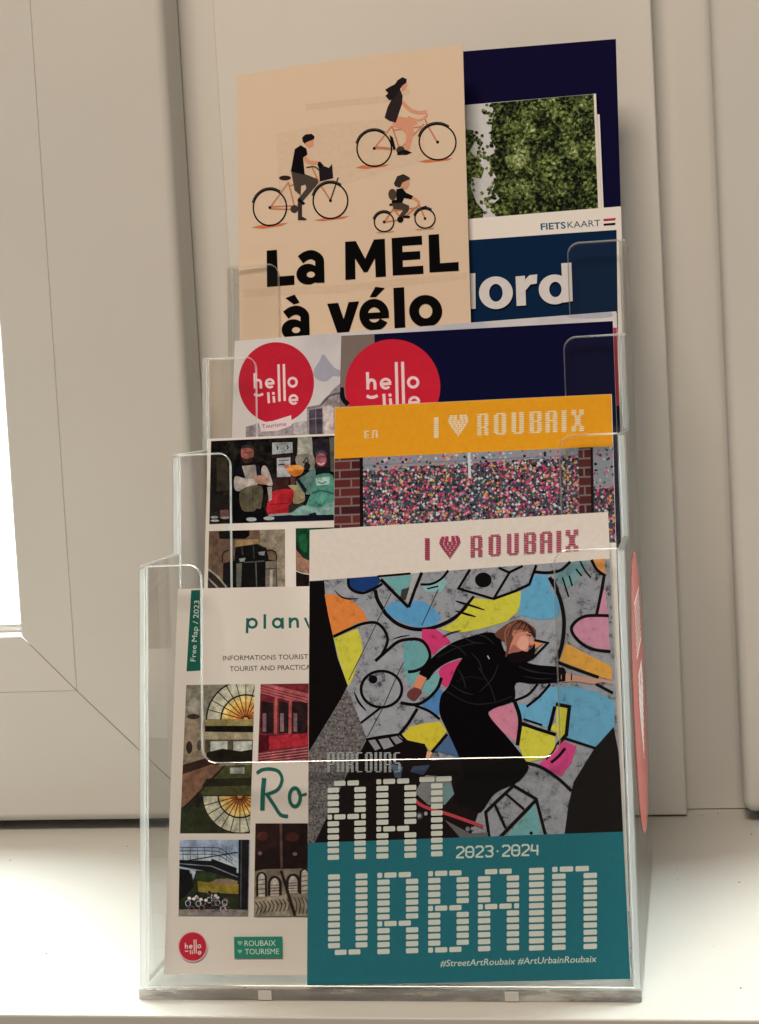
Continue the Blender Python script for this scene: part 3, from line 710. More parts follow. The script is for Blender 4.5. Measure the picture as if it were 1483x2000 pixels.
# --- photo catalogue, second row
s = brochure('photo_catalogue', 'white catalogue with a grid of dark market photographs, second row left', 'catalogue', .0575+.020,
             [(406, 857), (1150, 826), (1165, 1400), (392, 1440)], pages=.002)
s.crop(400, 840, 5.4926)
NQ = [(68, 118), (1500, 55), (1520, 962), (50, 1010)]
s.begin(); s.clip(NQ); s.poly(NQ, None); s.end('market_photo_print', NIGHT)
s.begin(); s.clip(NQ); s.soft = True
s.poly([(130, 300), (240, 290), (262, 650), (130, 655)], (66, 52, 38)).poly([(60, 700), (260, 690), (262, 860), (60, 880)], (34, 30, 26)).poly([(165, 860), (255, 850), (262, 930), (165, 945)], (110, 74, 64)).disk(105, 935, 40, 14, (150, 140, 130)).disk(110, 972, 45, 12, (160, 150, 140)).disk(220, 940, 45, 14, (150, 130, 118))
s.poly([(725, 135), (940, 130), (946, 242), (725, 262)], (168, 162, 152)).stroke([(770, 170), (785, 190), (775, 210)], 14, (60, 48, 48)).stroke([(880, 165), (895, 185), (885, 205)], 14, (60, 48, 48)).stroke([(740, 152), (925, 146)], 8, (110, 104, 100), sm=False)
s.poly([(998, 76), (1150, 78), (1165, 265), (990, 262)], (160, 150, 130)).poly([(990, 270), (1165, 270), (1170, 420), (1080, 420), (990, 380)], (130, 118, 100)).poly([(740, 270), (960, 262), (965, 330), (925, 340), (925, 290), (745, 300)], (60, 40, 40))
s.poly([(775, 302), (920, 290), (922, 500), (776, 505)], (174, 164, 154)).stroke([(790, 330), (900, 322)], 9, (90, 84, 84), sm=False).stroke([(790, 372), (860, 368)], 14, (70, 62, 62), sm=False)
s.poly([(730, 515), (905, 505), (900, 645), (728, 655)], (70, 40, 34)).poly([(955, 90), (1000, 85), (995, 250), (945, 235)], (40, 36, 34))
s.poly([(740, 655), (975, 640), (940, 760), (895, 890), (690, 906), (672, 800)], (164, 32, 38)).stroke([(700, 800), (900, 785)], 8, (110, 20, 26), sm=False)
s.poly([(895, 595), (1040, 600), (1075, 700), (1060, 770), (950, 785), (960, 660)], (150, 128, 92)).poly([(900, 800), (1060, 790), (1060, 860), (900, 890)], (60, 54, 48)).poly([(680, 905), (1010, 880), (1010, 905), (690, 925)], (140, 132, 122))
s.poly([(880, 402), (960, 374), (1048, 394), (1058, 448), (1000, 492), (925, 482)], (218, 138, 60), True).poly([(905, 440), (1055, 425), (1040, 470), (1000, 492), (925, 482)], (190, 104, 40)).poly([(850, 380), (900, 365), (905, 410), (860, 415)], (186, 100, 80)).poly([(920, 500), (975, 495), (970, 580), (925, 585)], (100, 56, 48))
s.poly([(320, 380), (420, 370), (640, 350), (680, 400), (700, 600), (620, 760), (640, 960), (330, 975), (300, 700)], (18, 15, 20))
s.poly([(395, 190), (430, 165), (500, 168), (520, 200), (525, 285), (492, 345), (425, 350), (392, 280)], (140, 80, 66), True).poly([(392, 200), (430, 160), (505, 165), (522, 205), (470, 190)], (66, 54, 52)).poly([(395, 290), (450, 310), (520, 288), (505, 335), (470, 355), (415, 345)], (74, 44, 40), True).stroke([(415, 245), (505, 240)], 10, (96, 50, 44), sm=False)
s.poly([(400, 385), (540, 372), (600, 520), (430, 535)], (150, 132, 118)).poly([(345, 400), (402, 395), (440, 520), (350, 500)], (24, 22, 30)).poly([(548, 372), (590, 375), (610, 510), (560, 500)], (40, 36, 42))
s.poly([(325, 500), (420, 515), (540, 530), (575, 575), (440, 640), (330, 645)], (172, 152, 136)).poly([(618, 392), (668, 398), (722, 540), (720, 600), (640, 570), (610, 480)], (166, 146, 132)).poly([(672, 610), (722, 610), (722, 745), (690, 765)], (158, 138, 124)).poly([(530, 500), (640, 488), (705, 545), (640, 585), (545, 562)], (168, 120, 96))
s.poly([(388, 645), (612, 600), (606, 830), (560, 838), (520, 872), (400, 852)], (98, 86, 62)).stroke([(520, 640), (518, 850)], 6, (70, 60, 44), sm=False)
s.disk(502, 958, 55, 22, (172, 164, 154)).disk(692, 946, 58, 20, (164, 156, 146))
s.poly([(1155, 100), (1330, 95), (1340, 250), (1160, 260)], (52, 42, 48)).poly([(1338, 80), (1500, 72), (1510, 480), (1352, 440)], (92, 86, 72))
s.poly([(1180, 280), (1200, 225), (1260, 210), (1325, 235), (1335, 430), (1210, 450)], (58, 40, 44), True).disk(1250, 318, 58, 72, (160, 88, 90)).stroke([(1215, 355), (1250, 368), (1285, 352)], 12, (210, 170, 160)).stroke([(1205, 290), (1300, 288)], 10, (96, 50, 54), sm=False).stroke([(1190, 270), (1250, 225), (1310, 265)], 26, (70, 66, 72))
s.poly([(1085, 475), (1185, 408), (1170, 640), (1090, 690), (1000, 600), (985, 540)], (92, 116, 104)).poly([(985, 540), (1010, 520), (1100, 640), (1080, 690)], (30, 40, 38)).poly([(1200, 405), (1345, 400), (1352, 475), (1210, 492)], (34, 28, 32))
s.poly([(1185, 495), (1372, 482), (1400, 720), (1500, 760), (1500, 900), (1115, 925), (1080, 845), (1150, 655)], (78, 128, 106)).poly([(1190, 515), (1340, 502), (1342, 582), (1200, 596)], (152, 166, 150)).stroke([(1215, 555), (1265, 572), (1310, 550)], 12, (60, 90, 80)).stroke([(1150, 680), (1260, 650), (1390, 690)], 14, (46, 92, 76)).stroke([(1180, 760), (1240, 810), (1300, 760)], 10, (56, 98, 84))
s.poly([(1060, 810), (1240, 830), (1390, 760), (1500, 780), (1500, 905), (950, 915), (960, 870)], (122, 148, 132)).poly([(1120, 900), (1190, 880), (1230, 960), (1130, 965)], (34, 36, 46)).poly([(760, 920), (1500, 905), (1510, 980), (750, 985)], (26, 28, 40)).stroke([(1090, 300), (1060, 350), (1110, 340), (1095, 290)], 10, (36, 30, 32)).disk(1100, 390, 34, 40, (44, 38, 38))
s.soft = False; s.end('market_people_print', PHOTO)
Q2 = [(48, 1085), (862, 1065), (866, 2300), (20, 2330)]
s.begin(); s.clip(Q2); s.poly(Q2, (112, 82, 62))
s.poly([(590, 1060), (870, 1060), (870, 1700), (780, 1700), (770, 1300), (600, 1250)], (136, 116, 92)).poly([(330, 1180), (590, 1170), (600, 1240), (330, 1260)], (150, 116, 76)).poly([(150, 1070), (480, 1070), (482, 1130), (440, 1165), (160, 1168)], (22, 16, 18))
s.poly([(330, 1255), (560, 1222), (660, 1258), (692, 1390), (772, 1400), (782, 1900), (330, 1900), (190, 1900), (200, 1430), (322, 1400)], (28, 23, 23))
s.poly([(655, 1412), (766, 1400), (772, 1800), (652, 1800)], (112, 96, 80)).poly([(700, 1500), (730, 1500), (730, 1800), (700, 1800)], (170, 152, 130)).stroke([(655, 1490), (770, 1485)], 8, (50, 42, 38), sm=False).poly([(340, 1435), (402, 1425), (386, 1800), (345, 1800)], (98, 92, 74)).stroke([(550, 1410), (562, 1800)], 12, (92, 84, 78), sm=False).stroke([(420, 1420), (640, 1405)], 14, (84, 78, 74), sm=False).poly([(370, 1380), (440, 1370), (430, 1410), (380, 1415)], (130, 124, 120)).poly([(575, 1310), (650, 1300), (640, 1345), (585, 1340)], (124, 112, 104)).stroke([(400, 1260), (410, 1340)], 20, (70, 64, 60)).stroke([(525, 1240), (530, 1380)], 14, (60, 56, 54)).stroke([(570, 1225), (650, 1262)], 12, (80, 70, 62))
s.stroke([(192, 1420), (200, 1320), (262, 1288)], 14, (48, 36, 30)).stroke([(660, 1300), (715, 1290), (765, 1320), (772, 1400)], 14, (48, 36, 30)).poly([(40, 1480), (250, 1690), (250, 1800), (30, 1800)], (60, 44, 38)).stroke([(35, 1490), (140, 1572), (245, 1700)], 18, (150, 140, 120)).stroke([(30, 1580), (150, 1700)], 16, (140, 128, 110))
s.end('steel_kettle_print', PHOTO)
Q3 = [(978, 1055), (1600, 1038), (1600, 2270), (985, 2290)]
s.begin(); s.clip(Q3); s.poly(Q3, (40, 28, 24)); s.poly([(970, 1040), (1500, 1030), (1500, 1500), (1120, 1400), (1040, 1335), (985, 1200)], (26, 72, 42)).poly([(970, 1270), (1060, 1370), (1200, 1440), (1200, 1560), (1105, 1545), (970, 1495)], (146, 100, 76)).stroke([(960, 1500), (1050, 1535), (1200, 1560)], 12, (190, 176, 158)).poly([(1010, 1150), (1090, 1120), (1100, 1300), (1040, 1280)], (38, 96, 52), True)
s.end('bottle_print', PHOTO)
# --- yellow street-art guide
s = brochure('yellow_guide', 'guide with orange-yellow top band over a confetti-coloured wall photo, second row right', 'guide', .0575+.010,
             [(654, 796), (1194.5, 769.5), (1214, 1420), (650, 1450)], pages=.0025, bow=.0008)
s.crop(640, 600, 2.392)
s.begin().poly([(20, 460), (1360, 400), (1360, 649), (20, 709)], (222, 142, 28)); s.end('yellow_band_print')
s.begin().poly([(20, 709), (1360, 649), (1400, 1900), (20, 1900)], None); s.end('wall_photo_print', CONF_D)
s.begin().poly([(160, 703), (1172, 657), (1178, 705), (900, 712), (640, 735), (400, 742), (250, 765), (165, 760)], None).poly([(1238, 655), (1360, 649), (1370, 830), (1245, 850)], None); s.end('pale_wall_print', CONF_S)
s.begin().poly([(20, 709), (152, 703), (156, 1400), (20, 1400)], None); s.end('brick_pillar_print', BRICKP)
s.begin().poly([(1172, 657), (1230, 654), (1240, 1400), (1186, 1400)], None); s.end('brick_pillar_print', BRICKP)
s.begin().poly([(150, 703), (166, 702), (170, 1400), (155, 1400)], (34, 24, 28)).poly([(1228, 655), (1240, 654), (1250, 1400), (1238, 1400)], (34, 24, 28)).poly([(655, 682), (668, 681), (672, 800), (659, 800)], (196, 188, 178)).stroke([(168, 740), (650, 718)], 4, (110, 106, 108), sm=False).stroke([(680, 716), (1172, 692)], 4, (110, 106, 108), sm=False); s.end('wall_joint_print')
YW = (232, 206, 160)
s.begin(); sl = -.047
s.bricks('I', (498, 520, 515, 612), YW, 11); s.heart((560, 664, 506, 608), YW, 12, sl)
for ch, a, b_, t in (('R', 700, 753, 499), ('O', 778, 836, 496), ('U', 860, 918, 492), ('B', 944, 1002, 488), ('A', 1018, 1074, 485), ('I', 1094, 1117, 482), ('X', 1140, 1198, 480)):
    s.bricks(ch, (a, b_, t, t+103), YW, 12, .38, .36, sl)
s.end('band_lettering')
s.begin().bricks('E', (172, 198, 577, 614), YW, 6, .36, .34, sl).bricks('N', (208, 236, 575, 613), YW, 6, .36, .34, sl); s.end('language_lettering')

# --- city map, front row left
s = brochure('city_plan', 'white town plan with green lettering and a column of small photos, front row left', 'map', .0205,
             [(347.5, 1150), (800, 1141), (795, 1907), (320.5, 1903)], pages=.0025)
GN = (34, 104, 86); CR = (196, 182, 150)
s.crop(250, 1060, 3.903)
s.begin().poly([(483, 362), (566, 360), (556, 975), (447, 981)], (30, 98, 78)); s.end('green_tab_print')
s.begin().text('Free Map / 2023', (516, 905), (546, 442), 40, (206, 206, 190), 0); s.end('tab_lettering', under=s.last)
s.begin()
s.stroke([(912, 575), (908, 690)], 20, GN, sm=False).ring(948, 614, 43, 42, 23, 22, GN, n=32)
s.stroke([(1044, 545), (1044, 656)], 20, GN, sm=False).ring(1140, 612, 42, 42, 22, 22, GN, n=32).stroke([(1178, 572), (1180, 656)], 20, GN, sm=False)
s.stroke([(1236, 570), (1237, 650)], 20, GN, sm=False).stroke([(1240, 605), (1254, 586), (1276, 580), (1292, 596), (1296, 648)], 20, GN)
s.stroke([(1350, 572), (1384, 650), (1420, 568)], 18, GN, sm=False)
s.end('plan_title_lettering')
s.begin().text('INFORMATIONS TOURISTI', (725, 898), (1386, 886), 37, (46, 42, 40), 0).text('TOURIST AND PRACTICA', (778, 979), (1392, 966), 37, (46, 42, 40), 0); s.end('subtitle_lettering')
PX = lambda a, b: ((a[0]-250)*3.903, (a[1]-1060)*3.903)
# swimming pool photo
P1 = [(445, 1085), (968, 1077), (930, 2214), (398, 2214)]
def fan(cx, cy_, r, r2, a0, a1, inner):
    s.ring(cx, cy_, r, r, r2, r2, (192, 178, 146), a0=a0, a1=a1, n=24)
    for k, (q, col) in enumerate(((r2, (226, 186, 110)), (r2*.72, (228, 160, 76)), (r2*.42, inner))): s.ring(cx, cy_, q, q, 2, 2, col, a0=a0, a1=a1, n=24)
    for i in range(13):
        a = R(a0+(a1-a0)*i/12); s.stroke([(cx+20*math.cos(a), cy_+20*math.sin(a)), (cx+r*math.cos(a), cy_+r*math.sin(a))], 7, (60, 48, 34), sm=False)
    for q in (r, r2): s.ring(cx, cy_, q+6, q+6, q-6, q-6, (56, 46, 34), a0=a0, a1=a1, n=28)
s.begin(); s.clip(P1); s.poly(P1, (132, 120, 96))
s.poly([(430, 1330), (600, 1330), (610, 1660), (405, 1780)], (146, 122, 96)).disk(505, 1255, 45, 75, (164, 148, 126)).disk(500, 1325, 50, 20, (80, 64, 48)).disk(468, 1560, 24, 48, (60, 46, 38)).disk(545, 1545, 18, 40, (96, 76, 60))
fan(900, 1350, 300, 190, 180, 360, (222, 128, 60))
s.poly([(590, 1350), (980, 1345), (980, 1400), (590, 1400)], (150, 128, 78)).poly([(588, 1396), (980, 1396), (980, 1445), (588, 1440)], (34, 30, 22)).poly([(588, 1442), (980, 1446), (980, 1500), (590, 1500)], (156, 136, 104)).poly([(590, 1500), (980, 1500), (980, 1600), (590, 1600)], (96, 82, 60))
for a, b_ in ((630, 760), (805, 945)): s.poly([(a, 1515), (b_, 1512), (b_, 1590), (a, 1590)], (178, 170, 152))
s.poly([(600, 1600), (720, 1570), (860, 1590), (980, 1570), (980, 1680), (600, 1690)], (44, 38, 28)).poly([(400, 1700), (600, 1640), (700, 1690), (560, 1720), (400, 1770)], (70, 44, 32))
s.poly([(405, 1770), (640, 1690), (720, 1700), (430, 2020), (395, 2040)], (128, 88, 66)).poly([(720, 1700), (980, 1690), (980, 2230), (390, 2230), (396, 2040), (430, 2020)], (84, 80, 46)).poly([(780, 1715), (890, 1712), (890, 1760), (780, 1760)], (160, 152, 132)).poly([(600, 1800), (980, 1790), (980, 1850), (560, 1860)], (50, 46, 28)).poly([(400, 2030), (560, 1900), (600, 2030), (760, 2230), (390, 2230)], (56, 58, 34)).disk(540, 1960, 28, 60, (44, 42, 28)).stroke([(740, 1700), (430, 2020)], 10, (40, 30, 26), sm=False)
fan(855, 1930, 285, 165, 180, 0, (206, 116, 56))
s.end('swimming_pool_print', PHOTO)
# red pavilion photo
P2 = [(1013, 1078), (1900, 1065), (1900, 1660), (992, 1671)]
s.begin(); s.clip(P2); s.poly(P2, (124, 44, 48))
s.poly([(1000, 1060), (1500, 1180), (1500, 1290), (1010, 1150)], (172, 84, 82))
for k in range(4): s.stroke([(1010, 1090+k*20), (1400, 1190+k*22)], 6, (110, 36, 42), sm=False)
for a, b_ in ((1018, 1108), (1152, 1226), (1254, 1370)): s.poly([(a, 1205), (b_, 1222), (b_, 1450), (a, 1455)], (56, 36, 38)); s.poly([(a+10, 1300), (a+38, 1300), (a+38, 1440), (a+10, 1440)], (130, 96, 92))
for a in (1130, 1240, 1385): s.stroke([(a, 1180), (a-4, 1460)], 22, (170, 84, 74), sm=False)
s.poly([(1075, 1475), (1400, 1452), (1400, 1545), (1078, 1580)], (170, 42, 50)).poly([(995, 1460), (1072, 1470), (1075, 1580), (990, 1600)], (96, 28, 34))
for k in range(5): s.stroke([(990, 1612+k*20), (1400, 1556+k*22)], 9, (176, 104, 98), sm=False)
s.end('red_pavilion_print', PHOTO)
s.crop(250, 1500, 3.903)
s.begin().stroke([(1040, 76), (1030, 190), (1026, 322)], 34, GN).stroke([(984, 40), (1020, 14), (1085, 6), (1150, 26), (1176, 90), (1140, 165), (1048, 204)], 24, GN).stroke([(1060, 198), (1120, 290), (1165, 355), (1222, 368)], 26, GN).ring(1274, 222, 54, 84, 28, 56, GN).stroke([(1290, 150), (1312, 205), (1365, 195)], 18, GN); s.end('script_lettering')
# bridge photo
P3 = [(397, 548), (931, 546), (918, 1127), (388, 1125)]
s.begin(); s.clip(P3); s.poly(P3, (150, 156, 168)); s.poly([(390, 640), (700, 640), (850, 690), (850, 800), (390, 720)], (176, 178, 178))
for k in range(3): s.stroke([(390, 606+k*26), (640, 606+k*26), (720, 620+k*30), (800, 690+k*20)], 6, (70, 68, 72))
for k in range(7): s.stroke([(420+k*55, 600), (424+k*55, 706)], 5, (96, 94, 96), sm=False)
s.poly([(390, 860), (520, 780), (850, 800), (850, 1080), (390, 1090)], (52, 56, 32)).poly([(530, 862), (700, 868), (845, 885), (845, 960), (540, 945)], (136, 112, 42)).poly([(640, 850), (760, 840), (840, 862), (830, 890), (660, 880)], (130, 104, 80)).poly([(390, 765), (470, 778), (505, 900), (450, 970), (390, 1010)], (26, 24, 22)).poly([(480, 770), (520, 790), (500, 850)], (170, 172, 170)).disk(600, 830, 80, 40, (60, 70, 36))
s.poly([(390, 700), (650, 708), (760, 735), (845, 815), (845, 855), (620, 790), (390, 748)], (34, 33, 37)).stroke([(390, 728), (640, 748), (840, 830)], 7, (130, 128, 126), sm=False)
for k in range(8): s.poly([(640+k*24, 690+k*9), (664+k*24, 700+k*9), (660+k*24, 735+k*9), (636+k*24, 725+k*9)], (30, 28, 32))
s.poly([(380, 1078), (930, 1076), (930, 1140), (380, 1140)], (140, 124, 110))
random.seed(3)
for k in range(46):
    x, y = random.uniform(455, 770), random.uniform(960, 1075)
    if x > 700 and y < 1000: continue
    s.ring(x, y, 22, 24, 17, 19, random.choice([(30, 28, 30), (190, 184, 180), (90, 80, 84), (40, 36, 40), (150, 100, 100)]), n=12)
for k in range(14): x = random.uniform(450, 700); s.disk(x, random.uniform(940, 1010), 14, 12, random.choice([(200, 196, 192), (40, 34, 38), (170, 120, 120)]), 8)
s.poly([(846, 540), (926, 540), (916, 1078), (846, 1078)], (36, 32, 34)).stroke([(868, 550), (862, 1070)], 10, (80, 74, 74), sm=False).stroke([(390, 715), (840, 640)], 6, (40, 38, 42), sm=False)
s.end('footbridge_print', PHOTO)
# church windows photo
P4 = [(975, 422), (1900, 420), (1900, 1126), (963, 1129)]
s.begin(); s.clip(P4); s.poly(P4, (44, 25, 23)).poly([(975, 420), (1150, 420), (1155, 600), (975, 640)], (58, 32, 28)).disk(1030, 520, 46, 34, (92, 46, 34)).disk(1255, 525, 55, 36, (84, 44, 32)).poly([(1158, 420), (1178, 420), (1184, 760), (1164, 760)], (98, 70, 58)).disk(1010, 650, 16, 14, (120, 90, 78)).disk(1275, 655, 18, 14, (120, 90, 78))
s.poly([(960, 790), (1040, 770), (1400, 765), (1400, 1140), (950, 1140)], (122, 104, 84))
def arch(x, y, w, h):
    s.poly([(x-w, y+h)]+[(x+w*math.cos(R(a)), y+w*1.2*math.sin(R(a))) for a in range(180, 361, 20)]+[(x+w, y+h)], (52, 38, 30))
    s.poly([(x-w*.6, y+h)]+[(x+w*.6*math.cos(R(a)), y+w*.85*math.sin(R(a))) for a in range(180, 361, 20)]+[(x+w*.6, y+h)], (176, 158, 140))
    for k in range(4): s.stroke([(x-w*.6, y+h*(.1+.25*k)), (x+w*.6, y+h*(.06+.25*k))], 8, (110, 84, 70), sm=False)
arch(1022, 840, 42, 140); arch(1122, 885, 54, 88); arch(1262, 870, 56, 80); arch(1350, 810, 40, 150)
s.stroke([(1170, 780), (1280, 1135)], 22, (52, 36, 28), sm=False).poly([(960, 1000), (1210, 965), (1240, 1130), (955, 1135)], (150, 132, 108))
for k in range(9):
    x = 975+k*30; s.stroke([(x, 1020-k*3), (x+22, 1060-k*3), (x+4, 1110-k*3)], 9, (84, 66, 50))
s.poly([(1250, 970), (1400, 950), (1400, 1140), (1290, 1140)], (140, 122, 100))
for k in range(5): s.stroke([(1270+k*28, 985), (1290+k*28, 1040), (1280+k*28, 1110)], 8, (84, 66, 50))
s.end('church_window_print', PHOTO)
s.begin().ring(497, 1360, 112, 116, 104, 108, (222, 170, 160), n=48).disk(497, 1360, 104, 108, (186, 36, 50), 48); s.end('red_badge_print')
s.begin(); hello_lille(s, None, (441, 1358, .37, .40), (234, 196, 186)); s.end('badge_lettering', under=s.last)
s.begin().poly([(812, 1286), (1180, 1283), (1183, 1445), (815, 1448)], (46, 126, 98)); s.end('green_plate_print')
s.begin().text('ROUBAIX', (893, 1356), (1130, 1353), 42, (206, 220, 198), 0).text('TOURISME', (896, 1419), (1156, 1417), 42, (206, 220, 198), 0).heart((838, 878, 1318, 1352), (170, 196, 172), 6).heart((840, 874, 1384, 1414), (170, 196, 172), 6); s.end('plate_lettering', under=s.last)

# --- street-art guide, front row right
s = brochure('street_art_guide', 'guide with a colourful mural photo and teal band lettered in white bricks, front row right', 'guide', .0108,
             [(605, 1035), (1187, 1000), (1232, 1912), (600, 1925)], z0=.0056, pages=.0022)
CA, CB, CC, CD, C7, C8 = (595, 1080, 4.634), (890, 1080, 3.9026), (595, 1440, 4.634), (890, 1440, 3.9026), (590, 1020, 2.1186), (590, 1440, 2.1186)
ip = Sheet(s.root, .0108+.0036, [(640, 1060), (1203, 1060), (1229, 1780), (640, 1790)]); ip.body('inner_page', PAPER, .001)
s.crop(*C7).begin().poly([(20, 0), (1300, -60), (1300, 149), (20, 244)], (238, 222, 208)); s.end('white_band_print')
s.begin().poly([(20, 244), (1300, 149), (1340, 1290), (20, 1340)], None); s.end('concrete_wall_print', CONCRETE)
BK = (26, 20, 20); TE = (112, 160, 152); YE = (208, 192, 62); BL = (92, 148, 188); PI = (208, 58, 104); ORG = (236, 126, 58); RO = (208, 136, 150)
s.crop(*CA).begin().poly([(375, 1215), (420, 1310), (560, 1670), (525, 1770), (390, 2000), (95, 2640), (-10, 2650), (-10, 1830), (45, 1790)], None); s.end('asphalt_print', ASPHALT)
s.begin()
s.poly([(0, 258), (178, 250), (190, 400), (260, 760), (300, 950), (392, 1200), (330, 1320), (40, 1800), (0, 1860)], BK)
s.poly([(182, 375), (250, 370), (340, 395), (470, 460), (540, 540), (572, 612), (480, 635), (258, 752), (215, 560)], ORG)
s.poly([(265, 772), (480, 685), (520, 800), (525, 890), (480, 980), (440, 1130), (402, 1196), (386, 1186), (310, 960)], YE)
s.poly([(395, 228), (670, 208), (692, 262), (605, 335), (480, 355), (408, 310)], (34, 64, 116)).stroke([(396, 230), (402, 300), (450, 345), (530, 362), (620, 328), (705, 278)], 26, BK)
s.poly([(700, 225), (965, 200), (900, 440), (820, 330)], TE).poly([(880, 330), (952, 310), (915, 430), (864, 420)], (74, 68, 62)).poly([(985, 185), (1035, 182), (948, 445), (918, 430)], (170, 164, 154))
s.poly([(728, 512), (762, 465), (842, 434), (940, 495), (992, 428), (1085, 440), (1182, 510), (1245, 592), (1180, 655), (1020, 675), (860, 622), (770, 562)], BL)
s.poly([(1050, 282), (1150, 272), (1250, 222), (1295, 262), (1240, 352), (1100, 352)], (138, 172, 164))
s.stroke([(660, 212), (960, 186)], 20, BK, sm=False).stroke([(690, 238), (800, 350), (942, 492)], 30, BK, sm=False).stroke([(942, 492), (1000, 330), (1062, 176)], 28, BK, sm=False)
s.stroke([(640, 335), (660, 420), (705, 500), (745, 560), (850, 645), (1000, 690), (1150, 680), (1300, 622), (1420, 540), (1500, 462)], 34, BK)
s.stroke([(1050, 285), (1150, 280), (1240, 232), (1302, 158)], 22, BK).stroke([(1110, 325), (1212, 300)], 14, BK).stroke([(275, 340), (330, 395), (400, 415), (492, 412)], 14, BK, taper=True)
s.stroke([(785, 365), (690, 560), (560, 830), (400, 1150)], 7, (70, 62, 58), sm=False).stroke([(1210, 330), (1062, 655)], 8, (60, 56, 56), sm=False).stroke([(985, 820), (860, 1060), (710, 1400), (570, 1665)], 8, (66, 60, 58), sm=False)
s.poly([(895, 812), (1000, 792), (1090, 840), (1132, 930), (1080, 1022), (960, 1072), (898, 1062)], (108, 156, 150)).poly([(900, 1072), (1050, 1080), (1100, 1122), (1220, 1088), (1236, 1180), (1160, 1300), (1080, 1262), (1060, 1182), (940, 1182)], (116, 162, 154))
s.poly([(1065, 690), (1190, 690), (1280, 750), (1328, 812), (1240, 852), (1160, 928), (1120, 850), (1058, 790)], PI).poly([(1228, 1040), (1290, 1000), (1432, 955), (1390, 1040), (1290, 1218), (1240, 1190), (1214, 1080)], PI)
s.poly([(1050, 1372), (1130, 1330), (1220, 1228), (1292, 1280), (1240, 1370), (1216, 1472), (1120, 1420)], (82, 124, 166))
s.poly([(880, 1650), (960, 1572), (1080, 1542), (1226, 1526), (1288, 1612), (1190, 1742), (1150, 1802), (1080, 1732), (960, 1712)], (214, 186, 52))
s.stroke([(262, 757), (400, 692), (520, 642), (640, 630), (712, 682), (752, 772), (735, 850), (700, 920)], 26, BK).stroke([(640, 978), (760, 872), (850, 802), (950, 780), (1050, 788), (1112, 850), (1136, 940), (1090, 1022), (1010, 1066), (936, 1076)], 28, BK)
s.stroke([(798, 780), (870, 758), (952, 745)], 12, BK, taper=True).ring(697, 1232, 198, 176, 172, 152, BK).disk(620, 1143, 40, 38, BK)
s.stroke([(868, 1355), (1000, 1372), (1100, 1332), (1200, 1232), (1240, 1128)], 28, BK).stroke([(1000, 1380), (1130, 1432), (1225, 1505)], 24, BK).stroke([(450, 1258), (492, 1350), (558, 1428)], 20, BK, taper=True).stroke([(508, 1540), (692, 1398)], 20, BK).stroke([(1022, 1408), (940, 1542), (856, 1645)], 28, BK, sm=False).stroke([(556, 1688), (700, 1662), (866, 1640)], 22, BK).stroke([(866, 1640), (960, 1730), (1080, 1740)], 22, BK)
s.end('mural_left_print', MURAL)
s.crop(*CB).begin()
s.poly([(-115, 581), (-20, 530), (80, 430), (140, 345), (290, 358), (400, 320), (497, 290), (502, 370), (470, 450), (390, 522), (200, 577), (60, 605), (-40, 600)], YE)
s.poly([(600, 165), (700, 165), (735, 300), (780, 320), (800, 420), (780, 492), (640, 512), (482, 472), (500, 300), (575, 240)], (100, 158, 190))
s.poly([(760, 160), (840, 110), (900, 70), (1000, 60), (965, 150), (900, 240), (840, 262), (790, 232)], (124, 156, 152))
s.poly([(1050, 50), (1140, 42), (1140, 168), (1080, 122)], (236, 146, 78)).poly([(1140, 250), (1160, 474), (1088, 464), (1115, 330)], RO)
s.poly([(895, 582), (930, 520), (1000, 490), (1164, 488), (1178, 748), (1080, 732), (960, 672), (910, 622)], RO)
s.poly([(845, 688), (1000, 770), (1188, 862), (1194, 968), (1080, 938), (950, 882), (795, 822)], (228, 156, 64))
s.poly([(470, 1150), (560, 1150), (720, 1020), (900, 1018), (1080, 1060), (1206, 1130), (1214, 1332), (1060, 1484), (830, 1402), (870, 1170), (770, 1140), (700, 1332), (510, 1272)], (106, 160, 192))
s.poly([(245, 1240), (290, 1180), (440, 1150), (482, 1300), (462, 1442), (300, 1322)], (208, 124, 138)).poly([(510, 1320), (620, 1345), (760, 1390), (762, 1482), (690, 1562), (530, 1600), (484, 1470)], YE).poly([(770, 1165), (856, 1180), (830, 1392), (790, 1432), (768, 1350)], YE).poly([(715, 1340), (765, 1290), (768, 1370)], YE)
s.poly([(820, 1430), (922, 1472), (884, 1602), (800, 1705), (636, 1606), (700, 1560)], (218, 70, 124))
s.stroke([(330, 112), (410, 150), (290, 350), (22, 270), (110, 125)], 18, BK, sm=False).disk(212, 205, 63, 56, BK).stroke([(290, 350), (430, 300), (562, 240), (616, 92)], 20, BK, sm=False).stroke([(405, 150), (512, 98)], 18, BK)
s.stroke([(598, 143), (700, 150), (800, 132), (875, 66)], 22, BK).stroke([(716, 185), (790, 330), (826, 500), (815, 680), (778, 806)], 30, BK).stroke([(740, 200), (775, 290)], 34, BK)
for p in ([(815, 185), (835, 250), (862, 335)], [(866, 172), (890, 252)], [(918, 122), (962, 176)], [(950, 62), (985, 130), (1032, 188)]): s.stroke(p, 13, BK)
s.stroke([(1036, 52), (1078, 128), (1145, 176)], 22, BK).stroke([(1132, 180), (1105, 330), (1074, 474)], 24, BK).stroke([(1168, 478), (1000, 480), (910, 528), (884, 590), (940, 672), (1040, 732), (1182, 752)], 24, BK)
s.stroke([(766, 828), (900, 880), (1092, 948)], 24, BK).stroke([(1070, 998), (1200, 1068)], 22, BK).stroke([(625, 998), (550, 1082), (425, 1132)], 18, BK).stroke([(722, 998), (640, 1092), (542, 1172)], 20, BK)
